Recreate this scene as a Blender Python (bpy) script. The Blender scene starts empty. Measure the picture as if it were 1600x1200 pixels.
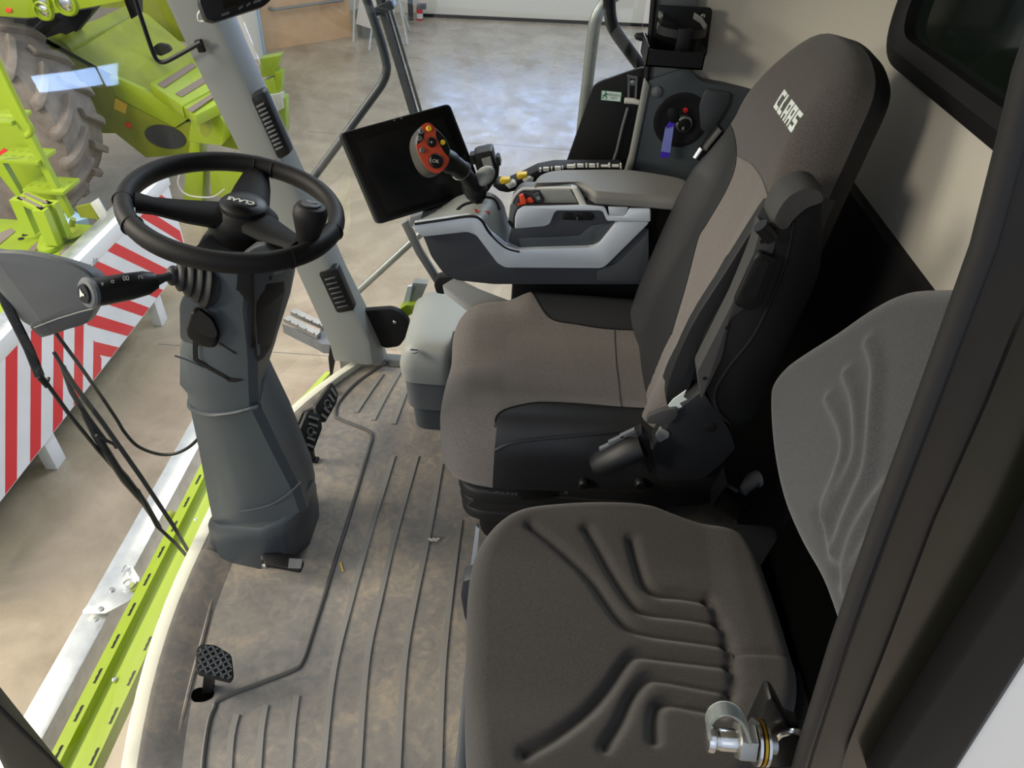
import bpy, bmesh, math, random
from mathutils import Vector, Matrix
random.seed(7)
PI = math.pi
# ------------------------------------------------------------------ camera maths (photo frame 1600 x 1200)
FPX, PITCH, ROLL, CAMH = 1109.0, math.radians(40.3), math.radians(4.0), 1.6
CAM = Vector((0, 0, CAMH))
def ray(px, py):
    x, y = px - 800, 600 - py
    c, s = math.cos(ROLL), math.sin(ROLL)
    xr, yu = x*c - y*s, x*s + y*c
    cp, sp = math.cos(PITCH), math.sin(PITCH)
    return Vector((xr, FPX*cp + yu*sp, -FPX*sp + yu*cp)) / FPX
def A(px, py, X=None, Y=None, Z=None):
    d = ray(px, py)
    t = (Z-CAMH)/d.z if Z is not None else (Y/d.y if Y is not None else X/d.x)
    return CAM + d*t
def AP(px, py, p0, n):
    d = ray(px, py); return CAM + d*((Vector(p0)-CAM).dot(n)/d.dot(n))
def pp(pts, **k): return [A(x, y, **k) for x, y in pts]
def ppl(pts, p0, n): return [AP(x, y, p0, n) for x, y in pts]
def V(*a): return Vector(a)
# ------------------------------------------------------------------ geometry: every function returns (verts, faces)
def newell(pts):
    n = Vector((0, 0, 0))
    for i in range(len(pts)):
        a, b = pts[i], pts[(i+1) % len(pts)]
        n += Vector(((a.y-b.y)*(a.z+b.z), (a.z-b.z)*(a.x+b.x), (a.x-b.x)*(a.y+b.y)))
    return n.normalized()
def prism(pts, vec):
    pts = [Vector(p) for p in pts]; vec = Vector(vec); n = len(pts)
    if newell(pts).dot(vec) > 0: pts = pts[::-1]
    v = pts + [p+vec for p in pts]
    f = [list(range(n)), [n+i for i in range(n-1, -1, -1)]]
    f += [[(i+1) % n, i, n+i, n+(i+1) % n] for i in range(n)]
    return v, f
def frustum(a, b):
    n = len(a); v = [Vector(p) for p in a] + [Vector(p) for p in b]
    if newell(v[:n]).dot(v[n]-v[0]) > 0:
        v = v[:n][::-1] + v[n:][::-1]
    f = [list(range(n)), [n+i for i in range(n-1, -1, -1)]]
    f += [[(i+1) % n, i, n+i, n+(i+1) % n] for i in range(n)]
    return v, f
def box(c, s, R=None):
    c = Vector(c); hx, hy, hz = s[0]/2, s[1]/2, s[2]/2
    v = [Vector((x, y, z)) for z in (-hz, hz) for (x, y) in ((-hx, -hy), (hx, -hy), (hx, hy), (-hx, hy))]
    if R is not None: v = [R @ p for p in v]
    v = [p + c for p in v]
    return v, [[3, 2, 1, 0], [4, 5, 6, 7], [0, 1, 5, 4], [1, 2, 6, 5], [2, 3, 7, 6], [3, 0, 4, 7]]
def bb(x0, x1, y0, y1, z0, z1): return box(((x0+x1)/2, (y0+y1)/2, (z0+z1)/2), (abs(x1-x0), abs(y1-y0), abs(z1-z0)))
def frame(d):
    d = Vector(d).normalized()
    a = Vector((0, 0, 1)) if abs(d.z) < .9 else Vector((1, 0, 0))
    u = d.cross(a).normalized(); return u, d.cross(u).normalized(), d
def loft(rings, cap=True, closed=True):
    n = len(rings[0]); v = [Vector(p) for r in rings for p in r]; f = []
    for k in range(len(rings)-1):
        for i in range(n if closed else n-1):
            j = (i+1) % n
            f.append([k*n+i, k*n+j, (k+1)*n+j, (k+1)*n+i])
    if cap and closed:
        f.append(list(range(n-1, -1, -1))); f.append([(len(rings)-1)*n+i for i in range(n)])
    return v, f
def tube(path, r, n=10, cap=True, flat=None, up=None):
    path = [Vector(p) for p in path]; m = len(path); rings = []; u = None
    for i, p in enumerate(path):
        d = (path[min(i+1, m-1)] - path[max(i-1, 0)]).normalized()
        if u is None:
            u = Vector(up) if up is not None else frame(d)[0]
        u = (u - d*u.dot(d)).normalized(); w = d.cross(u)
        ri = r[i] if isinstance(r, (list, tuple)) else r
        fl = 1 if flat is None else flat
        rings.append([p + u*ri*math.cos(2*PI*k/n) + w*ri*fl*math.sin(2*PI*k/n) for k in range(n)])
    return loft(rings, cap)
def strip(path, nrm, w, t):
    """flat bar of width w along a path, thickness t, lying on a surface of normal nrm"""
    path = [Vector(p) for p in path]; nrm = Vector(nrm).normalized(); m = len(path); rings = []
    for i, p in enumerate(path):
        d = (path[min(i+1, m-1)] - path[max(i-1, 0)]).normalized(); s = d.cross(nrm).normalized()*w/2
        rings.append([p-s, p+s, p+s+nrm*t, p-s+nrm*t])
    return loft(rings)
def lathe(prof, o, axis, n=24, u=None):
    a, b, d = frame(axis); o = Vector(o)
    rings = [[o + d*h + (a*math.cos(2*PI*k/n) + b*math.sin(2*PI*k/n))*max(r, 1e-5) for k in range(n)] for r, h in prof]
    return loft(rings)
def cyl(p, q, r, n=16, r2=None):
    p, q = Vector(p), Vector(q); return lathe([(r, 0), (r if r2 is None else r2, (q-p).length)], p, q-p, n)
def ball(c, r, sc=(1, 1, 1), R=None, nu=20, nv=12):
    rings = []
    for i in range(nv+1):
        t = PI*i/nv; rr = max(math.sin(t), 1e-4)
        rings.append([Vector((math.cos(2*PI*k/nu)*rr*r*sc[0], math.sin(2*PI*k/nu)*rr*r*sc[1], -math.cos(t)*r*sc[2])) for k in range(nu)])
    v, f = loft(rings)
    return [(R @ p if R is not None else p) + Vector(c) for p in v], f
def cat(pts, n=6, closed=False):
    """Catmull-Rom through points"""
    pts = [Vector(p) for p in pts]; m = len(pts); out = []
    for i in range(m if closed else m-1):
        if closed: p0, p1, p2, p3 = pts[i-1], pts[i], pts[(i+1) % m], pts[(i+2) % m]
        else: p0, p1, p2, p3 = pts[max(i-1, 0)], pts[i], pts[i+1], pts[min(i+2, m-1)]
        for k in range(n):
            t = k/n
            out.append(.5*((2*p1) + (p2-p0)*t + (2*p0-5*p1+4*p2-p3)*t*t + (3*p1-p0-3*p2+p3)*t**3))
    if not closed: out.append(pts[-1])
    return out
def rnd(pts, r, n=4):
    """round the corners of a closed polygon"""
    pts = [Vector(p) for p in pts]; m = len(pts); out = []
    for i in range(m):
        p, a, b = pts[i], pts[i-1], pts[(i+1) % m]; ri = r[i] if isinstance(r, (list, tuple)) else r
        da, db = a-p, b-p; k = min(ri, da.length*.45, db.length*.45)
        if k < 1e-6: out.append(p); continue
        s, e = p+da.normalized()*k, p+db.normalized()*k
        for j in range(n+1):
            t = j/n; out.append(s*(1-t)**2 + p*2*t*(1-t) + e*t*t)
    return out
def resample(pts, n):
    pts = [Vector(p) for p in pts]; m = len(pts); L = [0]
    for i in range(m): L.append(L[-1] + (pts[(i+1) % m]-pts[i]).length)
    out, j = [], 0
    for k in range(n):
        s = L[-1]*k/n
        while L[j+1] < s: j += 1
        t = (s-L[j])/max(L[j+1]-L[j], 1e-9); out.append(pts[j].lerp(pts[(j+1) % m], t))
    return out
def pillow(outline, t, r, O, U, W, N, disp=None, na=160, nr=30, rb=.02, smooth=6, sp=3, under=True):
    """cushion over a 2-D outline: bottom at 0, top at t along N, edge radius r; disp(u,v) raises the top"""
    o2 = [Vector((p[0], p[1], 0)) for p in outline]
    if smooth: o2 = cat(o2, smooth, True)
    o2 = resample(o2, na)
    if newell(o2).z < 0: o2 = o2[::-1]
    c = sum(o2, Vector())/na
    nn = []
    for i in range(na):
        d = o2[(i+2) % na]-o2[i-2]; nn.append(Vector((-d.y, d.x, 0)).normalized())
    dist = disp or (lambda u, v: 0)
    O, U, W, N = Vector(O), Vector(U), Vector(W), Vector(N)
    def P3(q, h): return O + U*q.x + W*q.y + N*h
    rings = [[P3(o2[i]+nn[i]*rb, 0) for i in range(na)], [P3(o2[i]+nn[i]*rb*.3, rb*.3) for i in range(na)], [P3(o2[i], rb) for i in range(na)]]
    for q in range(1, sp+1): rings.append([P3(o2[i], rb+(t-r-rb)*q/sp) for i in range(na)])
    for k in range(1, 9):
        a = PI/2*k/8; ins = r*(1-math.cos(a)); w = math.sin(a)
        ring = []
        for i in range(na):
            q = o2[i]+nn[i]*ins
            ring.append(P3(q, t-r+r*math.sin(a)+dist(q.x, q.y)*w*w))
        rings.append(ring)
    inn = [o2[i]+nn[i]*r for i in range(na)]
    for k in range(1, nr):
        s = 1-k/nr; ring = []
        for i in range(na):
            q = c+(inn[i]-c)*s; ring.append(P3(q, t+dist(q.x, q.y)))
        rings.append(ring)
    v, f = loft(rings, cap=False); m = len(v); v.append(P3(c, t+dist(c.x, c.y)))
    b = (len(rings)-1)*na
    f += [[b+i, b+(i+1) % na, m] for i in range(na)]
    f.append(list(range(na-1, -1, -1)))
    return v, f
def split_geo(g, pred):
    """two geometries: faces whose centre passes pred, and the others"""
    v, fs = g; out = []
    for want in (True, False):
        idx, nv, nf = {}, [], []
        for f in fs:
            c = sum((v[i] for i in f), Vector())/len(f)
            if bool(pred(c)) == want:
                row = []
                for i in f:
                    if i not in idx: idx[i] = len(nv); nv.append(v[i])
                    row.append(idx[i])
                nf.append(row)
        out.append((nv, nf))
    return out
def inpoly(x, y, poly):
    r = False; j = len(poly)-1
    for i in range(len(poly)):
        xi, yi = poly[i][0], poly[i][1]; xj, yj = poly[j][0], poly[j][1]
        if (yi > y) != (yj > y) and x < (xj-xi)*(y-yi)/(yj-yi)+xi: r = not r
        j = i
    return r
def clip(poly, a, b, c):
    """keep the part of a 2-D polygon with a*x+b*y<=c"""
    out = []
    for i in range(len(poly)):
        p, q = poly[i], poly[(i+1) % len(poly)]; dp, dq = a*p[0]+b*p[1]-c, a*q[0]+b*q[1]-c
        if dp <= 0: out.append(p)
        if (dp < 0 < dq) or (dq < 0 < dp):
            t = dp/(dp-dq); out.append((p[0]+(q[0]-p[0])*t, p[1]+(q[1]-p[1])*t))
    return out
def segdist(x, y, pl):
    best = 9
    for i in range(len(pl)-1):
        ax, ay = pl[i]; bx, by = pl[i+1]; dx, dy = bx-ax, by-ay
        t = max(0, min(1, ((x-ax)*dx+(y-ay)*dy)/(dx*dx+dy*dy+1e-12)))
        best = min(best, math.hypot(x-ax-t*dx, y-ay-t*dy))
    return best
# ------------------------------------------------------------------ objects
COL = bpy.context.scene.collection
WPOS = {}
def thing(name, label, cat_, loc=(0, 0, 0), group=None):
    o = bpy.data.objects.new(name, None); COL.objects.link(o); o.location = loc; o.empty_display_size = .05
    WPOS[o.name] = Vector(loc); o['label'] = label; o['category'] = cat_
    if group: o['group'] = group
    return o
def mk(name, geos, mat, parent=None, bevel=0, seg=2, smooth=38, label=None, sub=0):
    if isinstance(geos, tuple): geos = [geos]
    vs, fs = [], []
    for v, f in geos:
        b = len(vs); vs += [Vector(p) for p in v]; fs += [[b+i for i in q] for q in f]
    lo = Vector((min(p.x for p in vs), min(p.y for p in vs), min(p.z for p in vs)))
    hi = Vector((max(p.x for p in vs), max(p.y for p in vs), max(p.z for p in vs)))
    org = Vector(((lo.x+hi.x)/2, (lo.y+hi.y)/2, lo.z))
    me = bpy.data.meshes.new(name)
    bm = bmesh.new()
    bv = [bm.verts.new(p-org) for p in vs]
    for q in fs:
        try: bm.faces.new([bv[i] for i in q])
        except ValueError: pass
    bmesh.ops.recalc_face_normals(bm, faces=bm.faces)
    if bevel:
        ed = [e for e in bm.edges if len(e.link_faces) == 2 and e.calc_face_angle(0) > .45]
        bmesh.ops.bevel(bm, geom=ed, offset=bevel, segments=seg, affect='EDGES', clamp_overlap=True, profile=.5)
    bm.to_mesh(me); bm.free()
    me.materials.append(mat)
    if smooth:
        me.polygons.foreach_set('use_smooth', [True]*len(me.polygons))
        me.set_sharp_from_angle(angle=math.radians(smooth))
    o = bpy.data.objects.new(name, me); COL.objects.link(o); WPOS[o.name] = org
    if parent is not None:
        o.parent = parent; o.location = org - WPOS[parent.name]
    else: o.location = org
    if label: o['label'] = label
    if sub:
        s = o.modifiers.new('s', 'SUBSURF'); s.levels = sub; s.render_levels = sub
    return o
def single(name, label, cat_, geos, mat, group=None, **k):
    o = mk(name, geos, mat, **k); o['label'] = label; o['category'] = cat_
    if group: o['group'] = group
    return o
def struct(name, geos, mat, parent=None, **k):
    o = mk(name, geos, mat, parent, **k)
    if parent is None: o['kind'] = 'structure'
    return o
def text_geo(body, o, x, y, size, depth=.0008, align='CENTER', shear=0, bold=0, space=1):
    cu = bpy.data.curves.new('t', 'FONT'); cu.body = body; cu.size = size; cu.align_x = align; cu.align_y = 'CENTER'
    cu.extrude = depth; cu.shear = shear; cu.offset = bold; cu.space_character = space; cu.resolution_u = 3
    ob = bpy.data.objects.new('t', cu); COL.objects.link(ob)
    dg = bpy.context.evaluated_depsgraph_get(); me = bpy.data.meshes.new_from_object(ob.evaluated_get(dg))
    x = Vector(x).normalized(); z = x.cross(Vector(y)).normalized(); y = z.cross(x); o = Vector(o)
    v = [o + x*p.co.x + y*p.co.y + z*p.co.z for p in me.vertices]; f = [list(p.vertices) for p in me.polygons]
    bpy.data.objects.remove(ob); bpy.data.curves.remove(cu); bpy.data.meshes.remove(me)
    return v, f
# ------------------------------------------------------------------ materials
def lin(h):
    c = [int(h[i:i+2], 16)/255 for i in (0, 2, 4)]
    return tuple(x/12.92 if x <= .04045 else ((x+.055)/1.055)**2.4 for x in c)
def mat(name, col, rough=.5, metal=0, bump=None, var=None, spec=.5, sheen=0, coat=0):
    """bump=(scale, strength); var=(scale, colour2 hex, lo, hi)"""
    m = bpy.data.materials.new(name); m.use_nodes = True; nt = m.node_tree; b = nt.nodes['Principled BSDF']
    c = lin(col); b.inputs['Base Color'].default_value = (*c, 1); b.inputs['Roughness'].default_value = rough
    b.inputs['Metallic'].default_value = metal; b.inputs['Specular IOR Level'].default_value = spec
    if sheen: b.inputs['Sheen Weight'].default_value = sheen; b.inputs['Sheen Roughness'].default_value = .5
    if coat: b.inputs['Coat Weight'].default_value = coat; b.inputs['Coat Roughness'].default_value = .12
    tc = nt.nodes.new('ShaderNodeTexCoord')
    if bump:
        n = nt.nodes.new('ShaderNodeTexNoise'); n.inputs['Scale'].default_value = bump[0]; n.inputs['Detail'].default_value = 3
        bp = nt.nodes.new('ShaderNodeBump'); bp.inputs['Strength'].default_value = bump[1]; bp.inputs['Distance'].default_value = .002
        nt.links.new(tc.outputs['Object'], n.inputs['Vector']); nt.links.new(n.outputs['Fac'], bp.inputs['Height']); nt.links.new(bp.outputs['Normal'], b.inputs['Normal'])
    if var:
        n = nt.nodes.new('ShaderNodeTexNoise'); n.inputs['Scale'].default_value = var[0]; n.inputs['Detail'].default_value = 5; n.inputs['Roughness'].default_value = .6
        r = nt.nodes.new('ShaderNodeValToRGB'); r.color_ramp.elements[0].position = var[2]; r.color_ramp.elements[1].position = var[3]
        r.color_ramp.elements[0].color = (*c, 1); r.color_ramp.elements[1].color = (*lin(var[1]), 1)
        nt.links.new(tc.outputs['Object'], n.inputs['Vector']); nt.links.new(n.outputs['Fac'], r.inputs['Fac']); nt.links.new(r.outputs['Color'], b.inputs['Base Color'])
    return m
def glass_mat(name, tint='ffffff', gloss=1.6):
    """thin two-sided pane: clear, with a Schlick mirror reflection"""
    m = bpy.data.materials.new(name); m.use_nodes = True; nt = m.node_tree
    for n in list(nt.nodes): nt.nodes.remove(n)
    N = nt.nodes.new
    out = N('ShaderNodeOutputMaterial'); mx = N('ShaderNodeMixShader'); tr = N('ShaderNodeBsdfTransparent'); gl = N('ShaderNodeBsdfGlossy'); ge = N('ShaderNodeNewGeometry')
    dt = N('ShaderNodeVectorMath'); dt.operation = 'DOT_PRODUCT'
    def ma(op, a, b=None):
        x = N('ShaderNodeMath'); x.operation = op
        for k, v in enumerate((a, b)):
            if v is None: continue
            if isinstance(v, (int, float)): x.inputs[k].default_value = v
            else: nt.links.new(v, x.inputs[k])
        return x.outputs[0]
    nt.links.new(ge.outputs['Normal'], dt.inputs[0]); nt.links.new(ge.outputs['Incoming'], dt.inputs[1])
    f = ma('MULTIPLY', ma('ADD', ma('MULTIPLY', ma('POWER', ma('SUBTRACT', 1.0, ma('ABSOLUTE', dt.outputs['Value'])), 5.0), .96), .04), gloss)
    f = ma('MINIMUM', f, 1.0)
    tr.inputs['Color'].default_value = (*lin(tint), 1); gl.inputs['Roughness'].default_value = .02
    nt.links.new(f, mx.inputs['Fac']); nt.links.new(tr.outputs[0], mx.inputs[1]); nt.links.new(gl.outputs[0], mx.inputs[2]); nt.links.new(mx.outputs[0], out.inputs['Surface'])
    return m
class M: pass
M.column = mat('slate plastic', '3f464b', .5, bump=(900, .12))
M.column2 = mat('slate plastic smooth', '3a4045', .42, bump=(900, .06))
M.black = mat('black plastic', '0f1012', .45, bump=(700, .08), spec=.35)
M.blackm = mat('black matt', '0d0d0f', .65, bump=(500, .1), spec=.35)
M.rubber = mat('black rubber', '1a1a1b', .6, bump=(300, .1))
M.leather = mat('wheel leather', '171616', .55, bump=(650, .25), spec=.22)
M.pillar = mat('light grey plastic', '8e918d', .5, bump=(700, .1))
M.greyd = mat('dark grey plastic', '5c5f62', .5, bump=(800, .12))
M.greym = mat('mid grey plastic', '7e807c', .5, bump=(800, .12))
M.pad = mat('armrest pad grey', '706f6b', .55, bump=(500, .12))
M.silver = mat('silver paint', 'ccd4dc', .42, .3)
M.navy = mat('dark blue grey plastic', '383b40', .5, bump=(800, .12))
M.fabric = mat('grey woven seat fabric', '5a5551', .95, bump=(1300, .5), var=(420, '76706c', .35, .68), spec=.1, sheen=.25)
M.fabric2 = mat('dark woven seat fabric', '312f2d', .95, bump=(1300, .5), var=(420, '403d3a', .35, .68), spec=.1, sheen=.25)
M.vinyl = mat('black seat vinyl', '1c1d20', .55, bump=(420, .2))
M.liner = mat('beige cab liner', 'b9b5aa', .8, bump=(160, .35), spec=.2)
M.lime = mat('lime green paint', '93a91a', .36, bump=(30, .03), coat=.2)
M.limed = mat('lime green paint olive', '8f9a1e', .5, var=(3, '7b8222', .4, .75))  # darker, mottled olive version of the lime paint
M.white = mat('white paint', 'e2e2df', .35)
M.red = mat('red reflective film', 'd8232c', .4)
M.whitefilm = mat('white reflective film', 'e8e9e8', .42, var=(1.5, 'd9dad8', .4, .7))
M.alu = mat('brushed aluminium', 'dcdddb', .3, .75, var=(14, 'c4c5c3', .4, .7))
M.chrome = mat('bright metal', 'd6d6d4', .22, 1)
M.steel = mat('zinc steel', '9c9d9b', .38, .9)
M.tyre = mat('dusty tyre rubber', '6e645c', .8, bump=(40, .3), var=(6, '8d8379', .35, .7))
M.wood = mat('light wood veneer', 'd9b58c', .5, var=(5, 'cfa77c', .3, .7))
M.orange = mat('orange plastic', 'e0491f', .4)
M.redplate = mat('orange red faceplate', 'c24a30', .45)
M.yellow = mat('yellow plastic', 'e0bd2e', .4)
M.keys = mat('light grey keys', 'c9c9c2', .5)
M.screen = mat('black glass screen', '0b0b0c', .16)
M.screen2 = mat('screen area', '111213', .2, var=(9, '1c1c1c', .55, .8))
M.blue = mat('blue key tag', '7f89d2', .4)
M.violet = mat('violet ribbon', '4a2fc0', .45)
M.clear = mat('clear plastic', 'cfd8d6', .15)
M.day = None
M.brass = mat('brass', 'b08a2a', .28, .9)
M.bolster = mat('anti slip strip', '7d7066', .9, bump=(600, .4))
M.greytube = mat('grey painted tube', '8f918d', .35, .5)
M.post = mat('dark painted post', '3f4246', .4, .2)
M.glass = glass_mat('windscreen glass', 'f8faf8', 1.5)
M.glassd = mat('dark tinted glass', '141a16', .08)
M.olive = mat('dark olive window', '15160f', .2, coat=.2)
M.brown = mat('brown black door pillar', '110f0e', .36, var=(4, '1a1716', .4, .7))
M.hallwall = mat('hall wall', 'd8d4c8', .7)
M.cream = mat('cream sill', 'd9d8c8', .5)
M.green = mat('sign green', '1c7a58', .5)
M.label = mat('label white', 'd9e2dc', .4)
M.rib = mat('mat rib', '7d7b77', .6, bump=(300, .2))
M.bead = mat('mat bead', '4d4c4a', .5, bump=(300, .2))  # darker than the mat: shade along the bead is put into the colour
M.void = mat('painted deep shade', '040404', .95, spec=0)  # near black painted on solid parts to stand in for deep shade
M.fabric3 = mat('grey velour seat fabric', '37383b', .95, bump=(1100, .5), var=(380, '47484b', .35, .68), spec=.1, sheen=.3)
M.headfab = mat('headrest fabric', '454240', .95, bump=(1300, .4), var=(420, '585451', .35, .68), spec=.1, sheen=.2)
M.armgrey = mat('armrest dark grey', '3a3a3a', .7, bump=(900, .4))
M.jgrey = mat('joystick grey', '31302e', .5, bump=(700, .1))
M.spoke = mat('spoke plastic', '111112', .62, bump=(800, .1), spec=.15)
M.colblack = mat('deep black plastic', '08090b', .55, bump=(700, .06), spec=.25)
M.bluefilm = mat('pale blue sheet', 'a9cbe4', .35)
b_ = M.clear.node_tree.nodes['Principled BSDF']; b_.inputs['Transmission Weight'].default_value = .85; b_.inputs['IOR'].default_value = 1.4
def mat_floor():
    m = mat('grey rubber mat', '77746f', .62, bump=(350, .25)); nt = m.node_tree; b = nt.nodes['Principled BSDF']; tc = nt.nodes.new('ShaderNodeTexCoord')
    n1 = nt.nodes.new('ShaderNodeTexNoise'); n1.inputs['Scale'].default_value = 3.2; n1.inputs['Detail'].default_value = 8; n1.inputs['Roughness'].default_value = .68; n1.inputs['Distortion'].default_value = .6
    n2 = nt.nodes.new('ShaderNodeTexNoise'); n2.inputs['Scale'].default_value = 26; n2.inputs['Detail'].default_value = 6; n2.inputs['Distortion'].default_value = 1.6
    ad = nt.nodes.new('ShaderNodeMath'); ad.operation = 'MULTIPLY_ADD'; ad.inputs[1].default_value = .45
    r = nt.nodes.new('ShaderNodeValToRGB'); e = r.color_ramp.elements
    e[0].position = .50; e[0].color = (*lin('636464'), 1); e[1].position = .93; e[1].color = (*lin('a09380'), 1)
    x = e.new(.72); x.color = (*lin('7d7872'), 1)
    nt.links.new(tc.outputs['Object'], n1.inputs['Vector']); nt.links.new(tc.outputs['Object'], n2.inputs['Vector'])
    nt.links.new(n2.outputs['Fac'], ad.inputs[0]); nt.links.new(n1.outputs['Fac'], ad.inputs[2]); nt.links.new(ad.outputs[0], r.inputs['Fac']); nt.links.new(r.outputs['Color'], b.inputs['Base Color'])
    return m
M.mat = mat_floor()
def mat_concrete():
    m = mat('polished concrete', 'b3a896', .3, bump=(5, .35)); nt = m.node_tree; b = nt.nodes['Principled BSDF']; tc = nt.nodes.new('ShaderNodeTexCoord')
    n1 = nt.nodes.new('ShaderNodeTexNoise'); n1.inputs['Scale'].default_value = 1.6; n1.inputs['Detail'].default_value = 9; n1.inputs['Roughness'].default_value = .65; n1.inputs['Distortion'].default_value = .7
    r = nt.nodes.new('ShaderNodeValToRGB'); e = r.color_ramp.elements
    e[0].position = .3; e[0].color = (*lin('8c7d68'), 1); e[1].position = .72; e[1].color = (*lin('b6a78f'), 1)
    n2 = nt.nodes.new('ShaderNodeTexNoise'); n2.inputs['Scale'].default_value = 4; n2.inputs['Detail'].default_value = 6
    r2 = nt.nodes.new('ShaderNodeMapRange'); r2.inputs['From Min'].default_value = .35; r2.inputs['From Max'].default_value = .7; r2.inputs['To Min'].default_value = .22; r2.inputs['To Max'].default_value = .42
    nt.links.new(tc.outputs['Object'], n1.inputs['Vector']); nt.links.new(n1.outputs['Fac'], r.inputs['Fac']); nt.links.new(r.outputs['Color'], b.inputs['Base Color'])
    nt.links.new(tc.outputs['Object'], n2.inputs['Vector']); nt.links.new(n2.outputs['Fac'], r2.inputs['Value']); nt.links.new(r2.outputs[0], b.inputs['Roughness'])
    return m
M.concrete = mat_concrete()
# ================================================================== CAB SHELL
GZ = -2.0                                   # hall floor; the cab floor is z = 0
def Xb(y):                                  # foot of the curved windscreen
    return -.78 + .20*(max(0, y-1.2)/.65)**2 + .13*(max(0, 1.05-y)/.65)**2
LEAN = .25
ys = [.12+i*(1.93-.12)/24 for i in range(25)]
outl = [V(Xb(y), y, 0) for y in ys] + [V(.70, 1.95, 0), V(.70, .12, 0)]
struct('floor', prism(outl, (0, 0, -.04)), M.mat, smooth=0)
# raised ribs and beads of the mat are part of it
def floor_px(pts, n=6): return cat(pp(pts, Z=0.0), n)
def c2(pts): return [(240+x*.41667, 700+y*.41667) for x, y in pts]
ribs = [c2([(900, 30), (810, 325), (748, 545), (676, 835), (634, 1200), (625, 1330)]), c2([(988, 30), (905, 330), (850, 560), (800, 800), (768, 1200), (764, 1320)]),
        c2([(1078, 60), (1030, 330), (970, 620), (938, 830), (915, 1200), (912, 1320)]), c2([(1150, 270), (1112, 560), (1085, 830), (1070, 1200), (1068, 1320)]),
        c2([(312, 1000), (290, 1100), (276, 1320)]), c2([(420, 965), (402, 1080), (385, 1320)]), c2([(537, 930), (520, 1060), (500, 1320)]),
        [(597, 585), (578, 612), (556, 645)], [(624, 582), (602, 620), (583, 657)], [(634, 612), (625, 636), (615, 663)]]
root = bpy.data.objects['floor']
for r in ribs: mk('rib', strip(floor_px(r), (0, 0, 1), .0135, .004), M.rib, root)
bead = [(315, 1230), (318, 1180), (326, 1130), (334, 1108), (344, 1093), (400, 1070), (457, 1048), (473, 1033), (490, 983), (527, 867), (548, 800), (560, 758), (577, 700), (581, 684), (574, 673), (532, 656), (524, 648), (530, 628), (560, 596), (606, 566)]
mk('bead', tube(floor_px(bead), .0062, 8, flat=1), M.bead, root)
lip = [(262, 1230), (277, 1157), (295, 1080), (320, 985), (342, 893), (350, 880), (330, 862)]
mk('bead', tube(floor_px(lip), .006, 8), M.mat, root)
lipr = [[V(Xb(y)+d, y, h) for d, h in ((.085, -.001), (.05, .012), (.012, .03), (0, .03), (-.003, -.02))] for y in ys[:14]]
mk('upturned_lip', loft(lipr), M.mat, root)
lipr = [[V(Xb(y)+d, y, h) for d, h in ((.06, -.001), (.035, .010), (.012, .022), (0, .022), (-.003, -.02))] for y in ys[13:23]]
mk('upturned_lip', loft(lipr), M.mat, root)
# cream strip under the windscreen and the bonded pane
struct('trim_1', loft([[V(Xb(y)-.003, y, .022), V(Xb(y)-.038, y, .018), V(Xb(y)-.040, y, -.06), V(Xb(y)-.003, y, -.06)] for y in ys]), M.cream, bevel=.003)
NZ = 8
def wx(y, z): return -.825 + .165*(max(0, y-1.3)/.65)**2 + .13*(max(0, 1.05-y)/.65)**2 - LEAN*z
gl = loft([[V(wx(y, .0+1.72*k/NZ), y, .0+1.72*k/NZ) for k in range(NZ+1)] for y in ys], cap=False, closed=False)
struct('window_1', gl, M.glass, smooth=60)
struct('window_2', prism([V(-.50, 2.0, .02), V(.27, 2.0, .02), V(.27, 2.0, 1.72), V(-.93, 2.0, 1.72)], (0, .004, 0)), M.glass, smooth=0)
# threshold along the right door and the black seal below the pillar
struct('trim_2', bb(-.62, .70, 1.955, 1.995, -.06, .012), M.greym, bevel=.004)
mk('seal', prism(pp([(516, 538), (523, 562), (517, 596), (513, 560)], Y=1.93), (0, .02, 0)), M.blackm, bpy.data.objects['trim_2'])
# rear liner wall with its rounded corner, and the dark lower trim
def wallsec(z, o): # plan outline from the near side to the rear pillar
    x = .70+o
    return [V(x, .30, z), V(x, 1.70, z), V(x-.012, 1.80, z), V(x-.05, 1.885, z), V(x-.11, 1.94, z), V(x-.20, 1.968, z), V(.30, 1.975, z)]
def shell(z0, z1, x, t):
    a, b = wallsec(z0, x), wallsec(z1, x); c, d = [p+V(t, 0, 0) for p in b], [p+V(t, 0, 0) for p in a]
    for r in (c, d):
        for p in r[-3:]: p.y += t
    return loft([[a[i], b[i], c[i], d[i]] for i in range(len(a))])
WZ0, WZ1, WY0, WY1 = 1.235, 1.69, .55, 1.535                          # opening of the rear window
lowr = shell(.97, WZ0, 0, .04); upr = shell(WZ1, 1.74, 0, .04)
def wallpart(y0, y1, x=.70): return bb(x, x+.04, y0, y1, WZ0, WZ1)
cor = [p for p in wallsec(WZ0, 0) if p.y >= 1.7]; cor[0] = V(.70, WY1, WZ0)
corner = loft([[p, V(p.x, p.y, WZ1), V(p.x+(.04 if i < 3 else .02), p.y+(.04 if i > 1 else 0), WZ1), V(p.x+(.04 if i < 3 else .02), p.y+(.04 if i > 1 else 0), WZ0)] for i, p in enumerate(cor)])
wr = struct('wall_rear', [lowr, upr, wallpart(.30, WY0), corner], M.liner, smooth=50)
bw = struct('baseboard_rear', shell(-.02, .985, -.022, .05), M.blackm, bevel=.006, smooth=50)
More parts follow.
